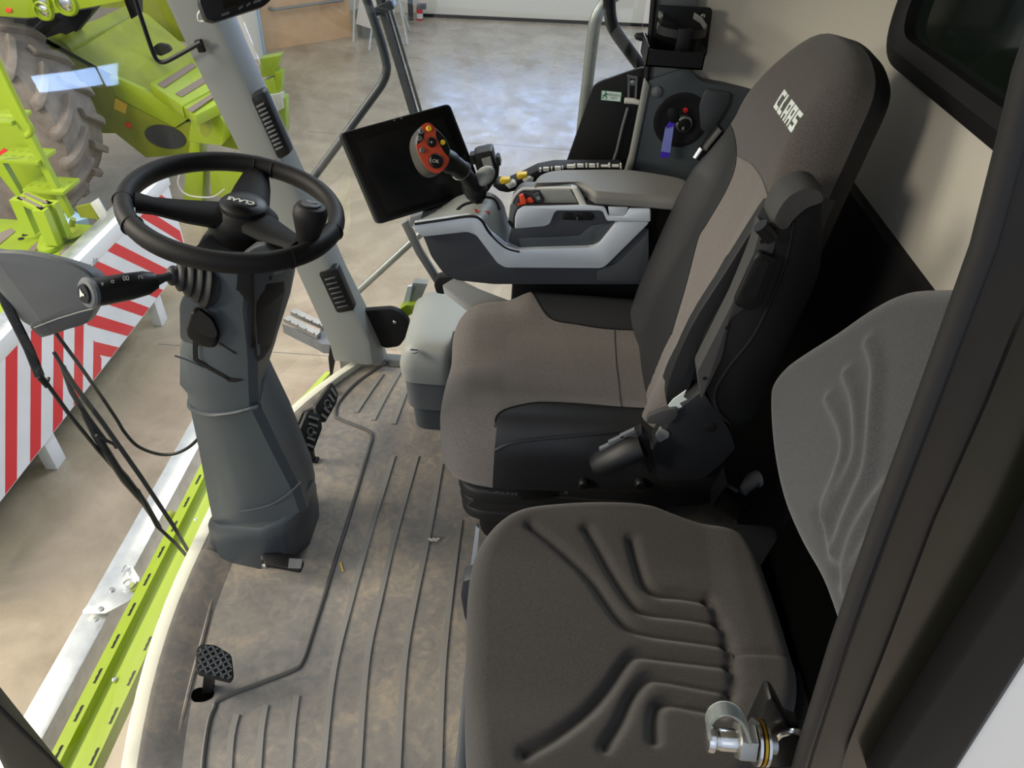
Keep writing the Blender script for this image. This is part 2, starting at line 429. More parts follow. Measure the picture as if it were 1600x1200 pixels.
# rear window: rubber frame and dark pane
yz = lambda y0, y1, z0, z1, r: rnd([V(0, y1, z0), V(0, y0, z0), V(0, y0, z1), V(0, y1, z1)], r, 8)
oo, ii = yz(WY0-.015, WY1+.015, WZ0-.015, WZ1+.02, .09), yz(WY0+.045, WY1-.05, WZ0+.04, WZ1-.03, .05)
mm = yz(WY0+.02, WY1-.022, WZ0+.018, WZ1-.01, .075)
n = len(oo); fr = []
rings = []
for i in range(n): rings.append([oo[i]+V(.702, 0, 0), oo[i]+V(.688, 0, 0), mm[i]+V(.672, 0, 0), ii[i]+V(.684, 0, 0), ii[i]+V(.72, 0, 0)])
wf = loft(rings+[rings[0]], cap=False)
w3 = struct('window_3', wf, M.blackm, smooth=50)
mk('pane', prism([p+V(.705, 0, 0) for p in yz(WY0+.03, WY1-.035, WZ0+.03, WZ1-.02, .06)], (.006, 0, 0)), M.glassd, w3, smooth=0)
struct('wall_engine', bb(.95, 1.0, .2, 1.95, .9, 1.75), mat('dark engine bulkhead', '27301f', .6), smooth=0)
struct('ceiling', bb(-1.24, .74, .14, 2.0, 1.74, 1.78), M.liner, smooth=0)
# right rear corner column (grey) and its lower moulded panel
rp = thing('rear_corner_pillar', 'grey cab pillar carrying the black bottle holder beside the beige liner', 'pillar', A(1040, 60, Y=1.95))
mk('pillar_face', prism(pp([(1026, -110), (1105, -110), (1092, 0), (1078, 108), (1010, 132), (1018, 60)], Y=1.945), (0, .06, 0)), M.greyd, rp, bevel=.006)
mk('edge_trim', tube(pp([(1030, -100), (1019, 30), (1010, 128)], Y=1.94), .008, 8), M.blackm, rp)
mk('door_bumper', lathe([(.004, 0), (.0095, .004), (.011, .015), (.008, .028), (.001, .033)], A(1011, 58, Y=1.94), (-1, 0, .05), 14), M.rubber, rp)
ip = thing('corner_console', 'dark grey moulded corner panel with round ignition recess behind the driver seat', 'panel', A(1060, 260, Y=1.93))
mk('panel', prism(rnd(pp([(1010, 128), (1078, 105), (1093, 128), (1172, 141), (1240, 160), (1250, 300), (972, 300), (985, 258)], Y=1.93), [.01, .02, .03, .02, .01, .01, .01, .01]), (0, .05, 0)), M.column, ip, bevel=.008)
mk('edge_strip', prism(pp([(1008, 122), (1016, 134), (990, 262), (976, 300), (968, 300), (984, 245), (1001, 160)], Y=1.922), (0, .03, 0)), M.greym, ip, bevel=.005)
mk('round_cap', lathe([(.0155, 0), (.0155, .002), (.013, .006), (.004, .009), (.0001, .0095)], A(1026, 143, Y=1.93), (0, -1, 0), 24), M.greyd, ip)
ic = A(1064, 188, Y=1.93)
rec = lathe([(.0755, -.004), (.072, .002), (.064, .003), (.058, .002), (.048, .0008), (.001, .0005)], ic, (0, -1, 0), 36)
mk('recess', rec, M.blackm, ip)
sw = mk('ignition_switch', lathe([(.022, -.01), (.022, .012), (.017, .015), (.001, .0155)], A(1068, 192, Y=1.93), (0, -1, 0), 20), M.steel, ip)
mk('switch_ring', lathe([(.017, .0152), (.012, .0175), (.001, .0178)], A(1068, 192, Y=1.93), (0, -1, 0), 20), M.blackm, sw)
mk('red_mark', lathe([(.0065, 0), (.0065, .004), (.001, .005)], A(1071, 172, Y=1.922), (0, -1, 0), 12), M.red, ip)
mk('raised_pocket', prism(rnd(pp([(1098, 145), (1104, 137), (1140, 143), (1138, 160), (1108, 210), (1094, 200), (1092, 165)], Y=1.93), .008), (0, -.012, 0)), M.navy, ip, bevel=.005)
mk('dial_mark', text_geo('0', A(1067, 201, Y=1.913), (1, 0, 0), (0, 0, 1), .012), M.keys, ip)
k = thing('ignition_key', 'black key with purple ribbon and pale blue tag hanging in the ignition', 'key', A(1052, 185, Y=1.89))
kh = rnd(pp([(1044, 172), (1052, 168), (1061, 172), (1063, 184), (1058, 193), (1047, 192), (1043, 183)], Y=1.885), .006)
mk('key_head', prism(kh, (0, .007, 0)), M.black, k, bevel=.0015)
mk('key_blade', cyl(A(1055, 187, Y=1.889), A(1066, 192, Y=1.914), .003, 8), M.steel, k)
mk('ribbon', prism(pp([(1046, 190), (1053, 189), (1054, 197), (1040, 201), (1043, 195)], Y=1.887), (0, .002, 0)), M.violet, k)
mk('tag', prism(pp([(1040, 199), (1053, 197), (1047, 240), (1033, 238)], Y=1.888), (0, .003, 0)), M.blue, k)
mk('ribbon', prism(pp([(1033, 237), (1047, 239), (1045, 246), (1031, 247)], Y=1.886), (0, .002, 0)), M.violet, k)
s = thing('chrome_lever', 'small chrome-tipped black lever half hidden behind the driver seat', 'lever', A(1110, 225, Y=1.85))
mk('lever', tube(pp([(1096, 240), (1108, 222), (1126, 200)], Y=1.85), .022, 12, flat=.6), M.black, s)
mk('cap', tube(pp([(1088, 247), (1098, 232)], Y=1.835), .012, 12), M.chrome, s)
# bottle holder
bh = thing('bottle_holder', 'black sheet metal bottle holder with spring clamp on the rear cab pillar', 'bottle holder', A(1060, 100, Y=1.90))
yb = 1.925
mk('back_plate', prism(rnd(pp([(1026, 8), (1114, 12), (1104, 90), (1018, 84)], Y=yb), .012), (0, .004, 0)), M.black, bh, bevel=.0012)
for q in ((1032, 21), (1098, 25)): mk('bolt', lathe([(.006, 0), (.006, .003), (.003, .005), (.0005, .0055)], A(*q, Y=yb), (0, -1, 0), 12), M.steel, bh)
cy = A(1063, 52, Y=yb-.055)
arc = lambda a0, a1, r, dz=0: [cy+V(math.cos(a)*r, math.sin(a)*r*.85, dz) for a in [math.radians(a0+(a1-a0)*i/14) for i in range(15)]]
def band(path, h, t): 
    rings = []
    for i, p in enumerate(path):
        d = (path[min(i+1, len(path)-1)]-path[max(i-1, 0)]).normalized(); nn = d.cross(V(0, 0, 1)).normalized()*t
        rings.append([p, p+nn, p+nn+V(0, 0, h), p+V(0, 0, h)])
    return loft(rings)
mk('clamp_band', band(arc(190, 262, .058), .018, .002), M.black, bh)
mk('clamp_band', band(arc(278, 350, .058), .018, .002), M.black, bh)
mk('clamp_spring', band([cy+V(-.052, .05, .022), cy+V(-.044, .02, .018), cy+V(-.058, -.004, .008), cy+V(-.052, -.022, .002)], .014, .0015), M.steel, bh)
mk('clamp_spring', band([cy+V(.035, .055, .022), cy+V(.05, .03, .018), cy+V(.06, 0, .008), cy+V(.05, -.02, .0)], .014, .0015), M.steel, bh)
mk('clasp', bb(cy.x-.014, cy.x+.016, cy.y-.056, cy.y-.044, cy.z-.036, cy.z+.022), M.black, bh, bevel=.0015)
mk('bolt', lathe([(.003, 0), (.003, .003), (.0005, .004)], V(cy.x-.004, cy.y-.056, cy.z-.028), (0, -1, 0), 10), M.steel, bh)
t0, t1 = A(1012, 80, Y=1.80), A(1102, 88, Y=1.80)
zf = t0.z
mk('tray', [bb(t0.x, t1.x, 1.80, 1.923, zf-.034, zf-.030), bb(t0.x, t1.x, 1.80, 1.804, zf-.034, zf+.004), bb(t0.x, t0.x+.003, 1.80, 1.923, zf-.034, zf+.01), bb(t1.x-.003, t1.x, 1.80, 1.923, zf-.034, zf+.01)], M.black, bh)
# ------------------------------------------------------------------ right front pillar with its vents
pl = thing('windscreen_pillar', 'light grey leaning pillar with two black air vents beside the windscreen', 'pillar', A(560, 560, Y=1.93))
rows = [((150, -250), (248, -250)), ((260, 0), (351, 0)), ((300, 87), (388, 87)), ((375, 237), (456, 237)), ((429, 340), (502, 340)), ((465, 424), (539, 424)), ((502, 505), (575, 495)), ((516, 538), (594, 536)), ((522, 561), (603, 560))]
rings = []
for i, (l, r) in enumerate(rows):
    lx, rx = A(l[0], l[1], Y=1.905), A(r[0], r[1], Y=1.965)
    f = .66 if i < 6 else (.74 if i < 8 else .70)
    rg = A(l[0]+(r[0]-l[0])*f, l[1]+(r[1]-l[1])*f + (10 if i == 8 else 0), Y=1.89)
    rings.append([lx+V(.004, .05, 0), lx, lx+V(.004, -.008, 0), rg+V(-.012, 0, 0), rg+V(.006, .006, 0), rg.lerp(rx, .6)+V(.003, -.008, 0), rx, rx+V(-.004, .035, 0)])
mk('pillar_body', loft(rings), M.pillar, pl, smooth=28)
def vent(quad, n, slat_mat):
    y0 = 1.893; q = pp(quad, Y=y0)
    c = sum(q, Vector())/4
    inn = [c+(p-c)*.80 for p in q]
    fr = mk('vent_frame', [(lambda a, b: frustum(a, b))(rnd([p+V(0, .025, 0) for p in q], .012), rnd([p+V(0, -.006, 0) for p in [c+(p-c)*.97 for p in q]], .012))], M.black, pl, bevel=.002)
    mk('vent_throat', prism(rnd([p+V(0, -.0062, 0) for p in inn], .008), (0, -.001, 0)), M.blackm, fr)
    top, bot = (inn[0]+inn[1])/2, (inn[2]+inn[3])/2
    wv = (inn[1]-inn[0]).normalized(); w = (inn[1]-inn[0]).length*.72; d = (bot-top).normalized()
    for i in range(n):
        p = top.lerp(bot, .09+.82*i/(n-1)) + V(0, -.010, 0)
        a = wv*(w/2); h = d*.0026
        mk('slat', prism([p-a-h, p+a-h, p+a+h, p-a+h], (0, -.006, 0)), slat_mat, fr, bevel=.0008, seg=1)
vent([(391, 149), (412, 138), (456, 240), (436, 250)], 11, M.greyd)
vent([(497, 424), (527, 416), (556, 484), (527, 489)], 7, M.navy)
for a, b in (((303, 76), (316, 98)), ((343, 155), (355, 178)), ((381, 231), (388, 242)), ((416, 301), (425, 319)), ((477, 427), (484, 446)), ((268, -2), (273, 10))):
    mk('slot', tube(pp([a, b], Y=1.8985), .0016, 6), M.blackm, pl)
# near left front pillar (corner of the frame) and the door pillar on the camera's side
l0 = A(20, 1180, Y=.42)
def lp(px, py, y): return A(px, py, Y=y)
struct('trim_3', loft([[lp(-70, 1040, .42), lp(8, 1110, .42), lp(-10, 1060, .50), lp(-80, 1000, .50)], [lp(20, 1230, .42), lp(128, 1230, .42), lp(120, 1225, .50), lp(20, 1230, .50)]]), M.blackm, bevel=.012, seg=4)
dp = thing('door_pillar', 'blurred dark brown door pillar with rubber seal beside the passenger seat', 'pillar', A(1300, 1200, Y=.30))
ed = [(1650, -30), (1602, 105), (1577, 207), (1531, 380), (1444, 615), (1366, 823), (1301, 1005), (1249, 1167), (1225, 1250)]
rt = [(1790, 60), (1735, 165), (1690, 268), (1625, 430), (1545, 625), (1460, 815), (1390, 1000), (1327, 1160), (1300, 1250)]
r1 = [[A(*a, Y=.30), A(a[0]+14, a[1]+4, Y=.288), A(b[0]-8, b[1], Y=.288), A(*b, Y=.294), A(*b, Y=.32), A(*a, Y=.335)] for a, b in zip(ed, rt)]
mk('pillar_body', loft(r1), M.brown, dp, smooth=40)
mk('seal', tube([A(x+6, y+2, Y=.29) for x, y in ed], .0055, 10), M.rubber, dp)
mk('ridge', tube([A(x+22, y+5, Y=.289) for x, y in ed], .0018, 8), M.blackm, dp)
for q in ([(1552, 610), (1572, 565), (1585, 560), (1592, 575), (1575, 620), (1570, 660), (1540, 700), (1528, 690)],):
    pass
gp = [(1790, 60), (1735, 165), (1690, 268), (1625, 430), (1545, 625), (1460, 815), (1390, 1000), (1327, 1160), (1300, 1250), (1440, 1250), (1480, 1085), (1600, 880), (1700, 680), (1850, 300)]
struct('window_4', prism(pp(gp, Y=.30), (0, .01, 0)), M.olive, smooth=0)
struct('trim_4', prism(pp([(1380, 1215), (1600, 893), (1760, 600), (1840, 660), (1600, 1035), (1470, 1240), (1365, 1240)], Y=.275), (0, .03, 0)), M.blackm, bevel=.004)
struct('wall_left', prism(pp([(1450, 1270), (1600, 1036), (1840, 660), (1960, 720), (1960, 1270)], Y=.282), (0, .03, 0)), M.white, smooth=0)
bar = [(1583, 735), (1606, 690)]
# striker bolt of the door lock
yk = .30
sb = thing('door_striker', 'bright metal door lock bolt with clear plastic loop on the door pillar', 'door striker', A(1180, 1170, Y=yk))
p0 = A(1103, 1153, Y=yk); p1 = A(1163, 1158, Z=p0.z); ax = (p1-p0).normalized()
L = (p1-p0).length; pr = 15*(A(1140, 1155, Y=yk)-CAM).length/FPX
mk('bolt', lathe([(pr*.2, 0), (pr*1.12, L*.02), (pr*1.22, L*.1), (pr*1.2, L*.18), (pr*.95, L*.24), (pr*.9, L*.32), (pr*.98, L*.36), (pr*.98, L*.8), (pr*.9, L)], p0, ax, 28), M.chrome, sb)
u_, w_, _ = frame(ax); hx = p0+ax*L*.80
mk('hex_nut', loft([[hx+ax*t+(u_*math.cos(PI/3*k)+w_*math.sin(PI/3*k))*pr*1.75 for k in range(6)] for t in (0, L*.42)]), M.steel, sb, bevel=.0012)
for i, tt in enumerate((1.24, 1.36, 1.46)): mk('washer', lathe([(pr*.9, 0), (pr*2.0, 0), (pr*2.0, L*.07), (pr*.9, L*.07)], p0+ax*L*tt, ax, 28), M.chrome if i != 1 else M.brass, sb)
loopp = cat(pp([(1107, 1136), (1104, 1122), (1110, 1106), (1124, 1097), (1140, 1098), (1155, 1109), (1164, 1128), (1170, 1150)], Y=yk-.004), 5)
mk('plastic_loop', band(loopp, .0001, .002) if False else strip(loopp, (0, -1, 0), .003, .012), M.clear, sb)
mk('threaded_stud', cyl(p0+ax*L*1.5, p0+ax*L*1.8, pr*.9, 16), M.steel, sb)
lb = thing('latch_bracket', 'black bent latch bracket and rod behind the door striker', 'bracket', A(1230, 1180, Y=.33))
mk('bracket_plate', prism(pp([(1172, 1150), (1198, 1096), (1206, 1092), (1214, 1100), (1232, 1136), (1250, 1142), (1250, 1200), (1196, 1200)], Y=.325), (0, .02, 0)), M.black, lb, bevel=.003)
mk('rod', tube(cat(pp([(1186, 1180), (1200, 1170), (1218, 1150), (1226, 1146), (1240, 1143), (1250, 1145)], Y=.318), 4), .003, 8), M.chrome, lb)
# ================================================================== STEERING COLUMN, WHEEL, PEDALS
sc_ = thing('steering_column', 'dark slate steering column with tilt lever standing on the cab floor', 'steering column', A(410, 870, Z=0))
def colring(L, R, B, yl=1.13, yr=1.10, yb=1.27, bulge=.02, dz=0):
    l, r, b = A(*L, Y=yl), A(*R, Y=yr), A(*B, Y=yb); m = l.lerp(r, .5)+V(0, -bulge, 0)
    bl = V(l.x+.03, b.y+.06, l.z); br = V(b.x-.015, b.y+.06, b.z)
    return [V(l.x+.012, l.y+.10, l.z), l+V(0, .035, 0), l+V(.012, .004, 0), l.lerp(m, .55)+V(0, -.003, 0), m, r.lerp(m, .5)+V(0, -.003, 0), r+V(-.010, -.002, 0), r+V(.006, .012, 0), b+V(0, -.03, 0), b, br, bl]
up = [((290, 404), (390, 416), (462, 398)), ((286, 424), (392, 436), (463, 410)), ((279, 455), (389, 462), (460, 428)), ((277, 470), (388, 486), (454, 458)), ((276, 540), (394, 546), (434, 520)), ((271, 553), (395, 562), (430, 535)), ((271, 602), (396, 606), (419, 568)), ((283, 616), (397, 622), (415, 585)), ((287, 638), (397, 638), (416, 592))]
mk('upper_column', loft([colring(*r) for r in up]), M.column, sc_, smooth=32, bevel=0)
lo_ = [((285, 632), (400, 634), (419, 586)), ((289, 645), (403, 645), (424, 597)), ((301, 700), (428, 697), (451, 652)), ((319, 790), (464, 768), (486, 740)), ((327, 826), (474, 800), (492, 768))]
mk('lower_column', loft([colring(*r) for r in lo_]), M.column, sc_, smooth=32)
b0 = [A(332, 830, Y=1.14)]
bot = [A(331, 858, Z=0), A(345, 876, Z=0), A(405, 889, Z=0), A(450, 884, Z=0), A(484, 850, Z=0), A(499, 806, Z=0)]
top_ = [A(325, 820, Y=1.135), A(340, 829, Y=1.10), A(405, 834, Y=1.075), A(440, 822, Y=1.08), A(476, 792, Y=1.12), A(494, 758, Y=1.26)]
mk('base_skirt', loft([b+[V(-.53, 1.31, z*.6), V(-.74, 1.31, z*.6)] for b, z in ((bot, 0), ([t+(q-t)*.25 for t, q in zip(top_, bot)], .10), (top_, .13), ([t+V(.004 if i < 3 else -.006, .008, .012) for i, t in enumerate(top_)], .145))]), M.column2, sc_, smooth=40)
# side panel in black, raised front panel, seams
mk('side_panel', loft([[A(*a, Y=1.102-.004), A(*b, Y=yb_-.004), A(*b, Y=yb_+.02), A(*a, Y=1.13)] for a, b, yb_ in (((391, 432), (444, 428), 1.22), ((388, 462), (445, 455), 1.22), ((390, 500), (437, 490), 1.22), ((396, 545), (424, 540), 1.21), ((402, 566), (412, 560), 1.16))]), M.colblack, sc_, bevel=.003)
mk('side_panel', prism(pp([(352, 412), (392, 424), (396, 470), (394, 545), (390, 545), (389, 476), (372, 455), (352, 452)], Y=1.096), (0, .02, 0)), M.colblack, sc_, bevel=.002)
fp = rnd(pp([(292, 452), (372, 452), (388, 474), (391, 565), (380, 575), (330, 540), (284, 528), (283, 470)], Y=1.112), .015)
mk('front_panel', frustum([p+V(0, .02, 0) for p in fp], [p+V(0, -.012, 0) for p in fp]), M.column2, sc_, bevel=.004)
yz_ = 1.094
lv = mk('tilt_lever', prism(rnd(pp([(305, 477), (317, 480), (337, 497), (346, 520), (343, 535), (325, 534), (300, 520), (296, 508)], Y=yz_), .010), (0, -.022, 0)), M.colblack, sc_, bevel=.006, seg=3)
mk('lever_face', prism(rnd(pp([(309, 484), (316, 486), (332, 500), (340, 520), (338, 527), (326, 527), (304, 514), (302, 507)], Y=yz_-.0222), .008), (0, -.0016, 0)), M.blackm, lv)
mk('groove', strip(cat(pp([(306, 528), (306, 556), (312, 565), (360, 592)], Y=1.096), 5), (0, -1, 0), .009, .003), M.blackm, sc_)
mk('groove', prism(pp([(352, 588), (380, 593), (368, 596), (357, 595)], Y=1.096), (0, -.003, 0)), M.blackm, sc_)
mk('groove', tube(pp([(343, 535), (369, 552)], Y=1.096), .003, 6), M.blackm, sc_)
mk('seam_piping', tube(cat([colring(*up[-1], bulge=.021)[i] for i in (1, 2, 3, 4, 5, 6, 7, 8, 9)], 3), .005, 8), M.column2, sc_)  # raised piping around the joint of upper and lower column
mk('parting_line', tube(cat(pp([(273, 556), (300, 566), (350, 592), (376, 612)], Y=1.10), 4), .002, 6), M.column2, sc_)
mk('parting_line', tube(cat(pp([(375, 800), (420, 790), (450, 772), (471, 752)], Y=1.087), 4), .002, 6), M.column2, sc_)
# small pedal at the foot of the column
cp = mk('adjust_pedal', prism(rnd(pp([(410, 874), (418, 866), (472, 872), (476, 882), (470, 896), (415, 886)], Z=.055), .006), (0, 0, .012)), M.black, sc_, bevel=.003)
mk('pedal_tread', prism(pp([(452, 873), (473, 874), (470, 889), (450, 888)], Z=.0685), (0, 0, .002)), M.greyd, cp)
mk('pedal_arm', tube(cat(pp([(414, 876), (411, 866), (420, 859), (450, 862)], Z=.05), 4), .008, 10), M.rubber, cp)
mk('bolt', lathe([(.007, 0), (.007, .004), (.001, .006)], A(414, 884, Z=.05), (-.3, -.8, .4), 12), M.steel, cp)
# multi-function stalk with its rubber gaiter
st = thing('control_stalk', 'black multi function stalk with ribbed rubber boot left of the steering column', 'control stalk', A(300, 440, Y=1.10))
ys_ = 1.09
P = lambda x, y: A(x, y, Y=ys_-.11*max(0, 275-x)/138)
stp = [(137, 458), (139, 458), (160, 455), (200, 448), (228, 442), (243, 438), (256, 434), (275, 430)]
rr = [.020, .0245, .0245, .024, .0215, .015, .008, .008]
mk('stalk_grip', tube([P(*q) for q in stp[:6]], rr[:6], 20), M.black, st)
mk('stalk_neck', tube([P(*q) for q in stp[4:]], [.012, .011, .0075, .009], 14), M.rubber, st)
ea = (P(137, 458)-P(200, 448)).normalized()
eb = mk('end_button', lathe([(.026, -.006), (.027, 0), (.024, .004), (.019, .005)], P(138, 458), ea+V(0, -.25, .12), 24), M.greyd, st)
mk('button_face', lathe([(.018, .003), (.016, .009), (.001, .010)], P(138, 458), ea+V(0, -.25, .12), 24), M.black, eb)
def front_basis(p): 
    d = (p-CAM).normalized(); n = (ea+V(0, -.6, .3)).normalized(); return n
pb = P(138, 458)+(ea+V(0, -.25, .12)).normalized()*.0105
hn = (ea+V(0, -.25, .12)).normalized(); hx_ = V(0, 1, 0).cross(hn).normalized()*-1; hx_ = V(0, -1, 0).cross(V(0, 0, 1)); 
u1, u2, _ = frame(hn)
mk('horn_symbol', prism([pb+u1*a+u2*b for a, b in ((-.006, -.002), (-.002, -.002), (.006, -.008), (.006, .008), (-.002, .002), (-.006, .002))], hn*.0006), M.keys, eb)
for i, (q, tx) in enumerate((((160, 440), 'v'), ((176, 436), 'o'), ((197, 432), '00'), ((220, 429), 'rc'), ((243, 441), 'EXG'))):
    if i < 4: mk('symbol', text_geo(tx, A(q[0], q[1]+3, Y=ys_-.022-.11*(275-q[0])/138), (1, 0, .18), (0, .6, 1), .012, .0004), M.greyd, st)
g0, g1 = A(264, 430, Y=ys_), A(322, 436, Y=ys_+.03)
prof = []
for i in range(5):
    R0 = .018+.009*i; h = i*.0135
    prof += [(R0*.86, h), (R0, h+.003), (R0*1.05, h+.007), (R0*.98, h+.0115)]
prof += [(.050, .070), (.050, .076), (.001, .076)]
mk('rubber_boot', lathe([(.010, -.004)]+prof, g0, g1-g0, 28), M.rubber, st)
mk('boot_plate', prism(pp([(316, 405), (357, 412), (355, 457), (330, 462), (318, 456)], Y=1.095), (0, .03, 0)), M.colblack, st, bevel=.004)
# ------------------------------------------------------------------ steering wheel
WC = V(-.562, 1.252, .938); WN = V(.178, 0, .984).normalized(); WU = V(.984, 0, -.178).normalized(); WV = V(0, 1, 0); WR = .192
wh = thing('steering_wheel', 'black three spoke steering wheel with spinner knob on the slate column', 'steering wheel', WC)
NR = 72; rings = []
for k in range(NR):
    a = 2*PI*k/NR; o = WU*math.cos(a)+WV*math.sin(a); c = WC+o*WR
    grip = .0185
    rings.append([c+(o*math.cos(2*PI*j/14)*grip*.92+WN*math.sin(2*PI*j/14)*grip*1.1) for j in range(14)])
mk('rim', loft(rings+[rings[0]], cap=False), M.leather, wh, smooth=60)
def wp(px, py, h=0): 
    p = AP(px, py, WC+WN*h, WN); return p
for q in ((205, 315), (222, 350), (455, 405), (533, 365), (404, 247), (430, 262)):
    d = (wp(*q)-WC); d.normalize(); c = WC+d*WR; t = WN.cross(d)
    mk('rim_seam', lathe([(.0202, -.0012), (.0206, 0), (.0202, .0012)], c, t, 18), M.blackm, wh)
hubc = wp(381, 324, -.005)
HB = hubc
def spoke(tx, ty, w0, w1):
    e = wp(tx, ty, -.004); d = (e-HB); L_ = d.length; d.normalize(); s = WN.cross(d); rg = []
    for t, w, h, dz in ((.0, w0*1.25, .026, -.024), (.25, w0*1.05, .022, -.020), (.55, w0*.9, .018, -.015), (.85, w1, .016, -.006), (1.0, w1*1.25, .017, 0)):
        c = HB+d*L_*t+WN*dz
        rg.append([c+s*w*math.cos(2*PI*j/12)+WN*h*math.sin(2*PI*j/12)*(.9) for j in range(12)])
    return loft(rg)
for q in ((212, 316), (405, 254), (470, 385)):
    mk('spoke', spoke(*q, .040, .024), M.spoke, wh, smooth=50)
mk('hub', lathe([(.030, -.14), (.046, -.12), (.060, -.075), (.068, -.045), (.066, -.022), (.055, -.010), (.047, -.004), (.044, .002)], HB, WN, 32), M.leather, wh)
cap = mk('hub_cap', lathe([(.046, -.006), (.045, .004), (.039, .010), (.022, .013), (.001, .0135)], HB+WN*.003, WN, 32), M.black, wh)
bc = wp(377, 316, .019)
ov = [bc+WU*.030*math.cos(2*PI*k/28)+WV*.0155*math.sin(2*PI*k/28) for k in range(28)]
bd = mk('badge', prism(ov, WN*.003), M.blackm, cap, bevel=.001)
mk('lettering', text_geo('CLAAS', bc+WN*.0036, -WU, -WV, .017, .0004, bold=.0004), M.keys, bd)
kp = wp(480, 374, .010)
kt = (A(487, 345, Y=kp.y+.01)-kp).normalized(); kt = (kt+WN*2).normalized()
kn = mk('spinner_knob', lathe([(.018, -.012), (.021, .0), (.022, .012), (.027, .030), (.0315, .048), (.031, .060), (.026, .069), (.015, .073), (.001, .074)], kp, kt, 28), M.leather, wh)
mk('knob_cap', lathe([(.0185, .070), (.0175, .0745), (.001, .0755)], kp, kt, 24), M.black, kn)
kc_ = kp+kt*.0757
mk('knob_emblem', prism([kc_+WU*a+WV*b for a, b in ((-.012, .002), (-.006, .007), (.0, .003), (.006, .007), (.012, .002), (.006, -.001), (0, -.003), (-.006, -.001))], kt*.0005), M.greyd, kn)
ds = thing('column_display', 'small black display hood under the steering wheel on the column', 'display', A(400, 440, Y=1.18))
mk('hood', prism(rnd(pp([(372, 405), (395, 388), (412, 382), (452, 416), (440, 428), (392, 440)], Y=1.17), .008), (0, .03, 0)), M.greyd, ds, bevel=.004)
mk('hood_side', prism(rnd(pp([(308, 385), (318, 366), (330, 364), (336, 380), (330, 398), (312, 400)], Y=1.30), .008), (0, .03, 0)), M.black, ds, bevel=.004)
mk('knob', lathe([(.004, 0), (.005, .006), (.001, .009)], A(423, 433, Y=1.165), (0, -1, .3), 10), M.black, ds)
# ------------------------------------------------------------------ brake pedals and foot pedal
def pedal(px_outline, p0, n, name, label, grp):
    n = Vector(n).normalized(); o = ppl(px_outline, p0, n)
    t = thing(name, label, 'pedal', sum(o, Vector())/len(o)-n*.02, grp)
    pad = mk('pedal_pad', prism(rnd(o, .008), -n*.014), M.rubber, t, bevel=.002)
    return t, pad, o, n
def brake(pts, label, z):
    c = (sum(p[0] for p in pts)/len(pts), sum(p[1] for p in pts)/len(pts))
    p0 = A(*c, Z=z)
    t, pad, o, n = pedal(pts, p0, (.8, -.35, .5), 'brake_pedal', label, 'brake pedals')
    a, b, cc, d = o[0], o[1], o[3], o[4]
    c0 = sum(o, Vector())/len(o)
    for k in range(5):
        f = .14+.18*k
        s, e = a.lerp(d, f), b.lerp(cc, f)
        s, e = s.lerp(e, .12), s.lerp(e, .88)
        if k == 2: s = s.lerp(e, .55)
        mk('tread_bar', strip([s, e], n, .007, .004), M.greym, t)
    rg = [c0.lerp(a.lerp(d, .5), .15)+(frame(n)[0]*math.cos(2*PI*j/20)+frame(n)[1]*math.sin(2*PI*j/20))*.011 for j in range(21)]
    mk('tread_ring', tube(rg, .003, 6), M.greyd, t)
    arm0 = c0-n*.012
    mk('pedal_arm', strip([arm0, V(arm0.x-.06, arm0.y-.01, arm0.z-.03), V(arm0.x-.10, arm0.y-.01, .0)], (0, -1, 0), .022, .012), M.black, t)
    return t
brake([(519, 597), (529, 615), (526, 630), (508, 661), (498, 655), (492, 636)], 'black ribbed brake pedal farther from the steering column', .13)
brake([(481, 642), (501, 648), (504, 669), (489, 708), (477, 702), (465, 681)], 'black ribbed brake pedal closer to the steering column', .13)
pr_ = thing('pedal_rod', 'black pedal rod end on the floor beside the column', 'rod', A(492, 720, Z=0))
rb_ = A(490, 722, Z=0); mk('rod', [bb(rb_.x-.008, rb_.x+.004, rb_.y, rb_.y+.012, 0, .06), bb(rb_.x-.008, rb_.x+.014, rb_.y-.004, rb_.y+.016, 0, .008)], M.black, pr_)
t, pad, o, n = pedal([(307, 1013), (314, 1006), (336, 1007), (362, 1023), (366, 1058), (361, 1065), (309, 1052), (306, 1040)], A(335, 1035, Z=.11), (.35, -.1, .93), 'floor_pedal', 'black floor pedal with lattice tread near the windscreen', None)
u1, u2, _ = frame(n); c0 = AP(335, 1035, o[0], n)
o2 = [((p-c0).dot(u1), (p-c0).dot(u2)) for p in o]
for sgn in (1, -1):
    for k in range(-4, 5):
        off = k*.0115; a_, b_ = (1/math.sqrt(2), sgn/math.sqrt(2)); dx, dy = (b_, -a_)
        ts = [s*.001 for s in range(-60, 61) if inpoly(a_*off+dx*s*.001, b_*off+dy*s*.001, [(x*.9, y*.9) for x, y in o2])]
        if len(ts) > 6: mk('tread_bar', strip([c0+u1*(a_*off+dx*ts[0])+u2*(b_*off+dy*ts[0]), c0+u1*(a_*off+dx*ts[-1])+u2*(b_*off+dy*ts[-1])], n, .0032, .0035), M.greyd, t)
mk('tread_ring', tube([c0+(u1*math.cos(2*PI*j/24)+u2*math.sin(2*PI*j/24))*.013 for j in range(25)], .0028, 6), M.greyd, t)
mk('pedal_arm', loft([[A(319, 1052, Z=.095), A(333, 1054, Z=.095), A(333, 1054, Z=.09)+V(0, .02, 0), A(319, 1052, Z=.09)+V(0, .02, 0)], [A(314, 1092, Z=-.02), A(330, 1090, Z=-.02), A(330, 1090, Z=-.02)+V(0, .02, 0), A(314, 1092, Z=-.02)+V(0, .02, 0)]]), M.black, t)
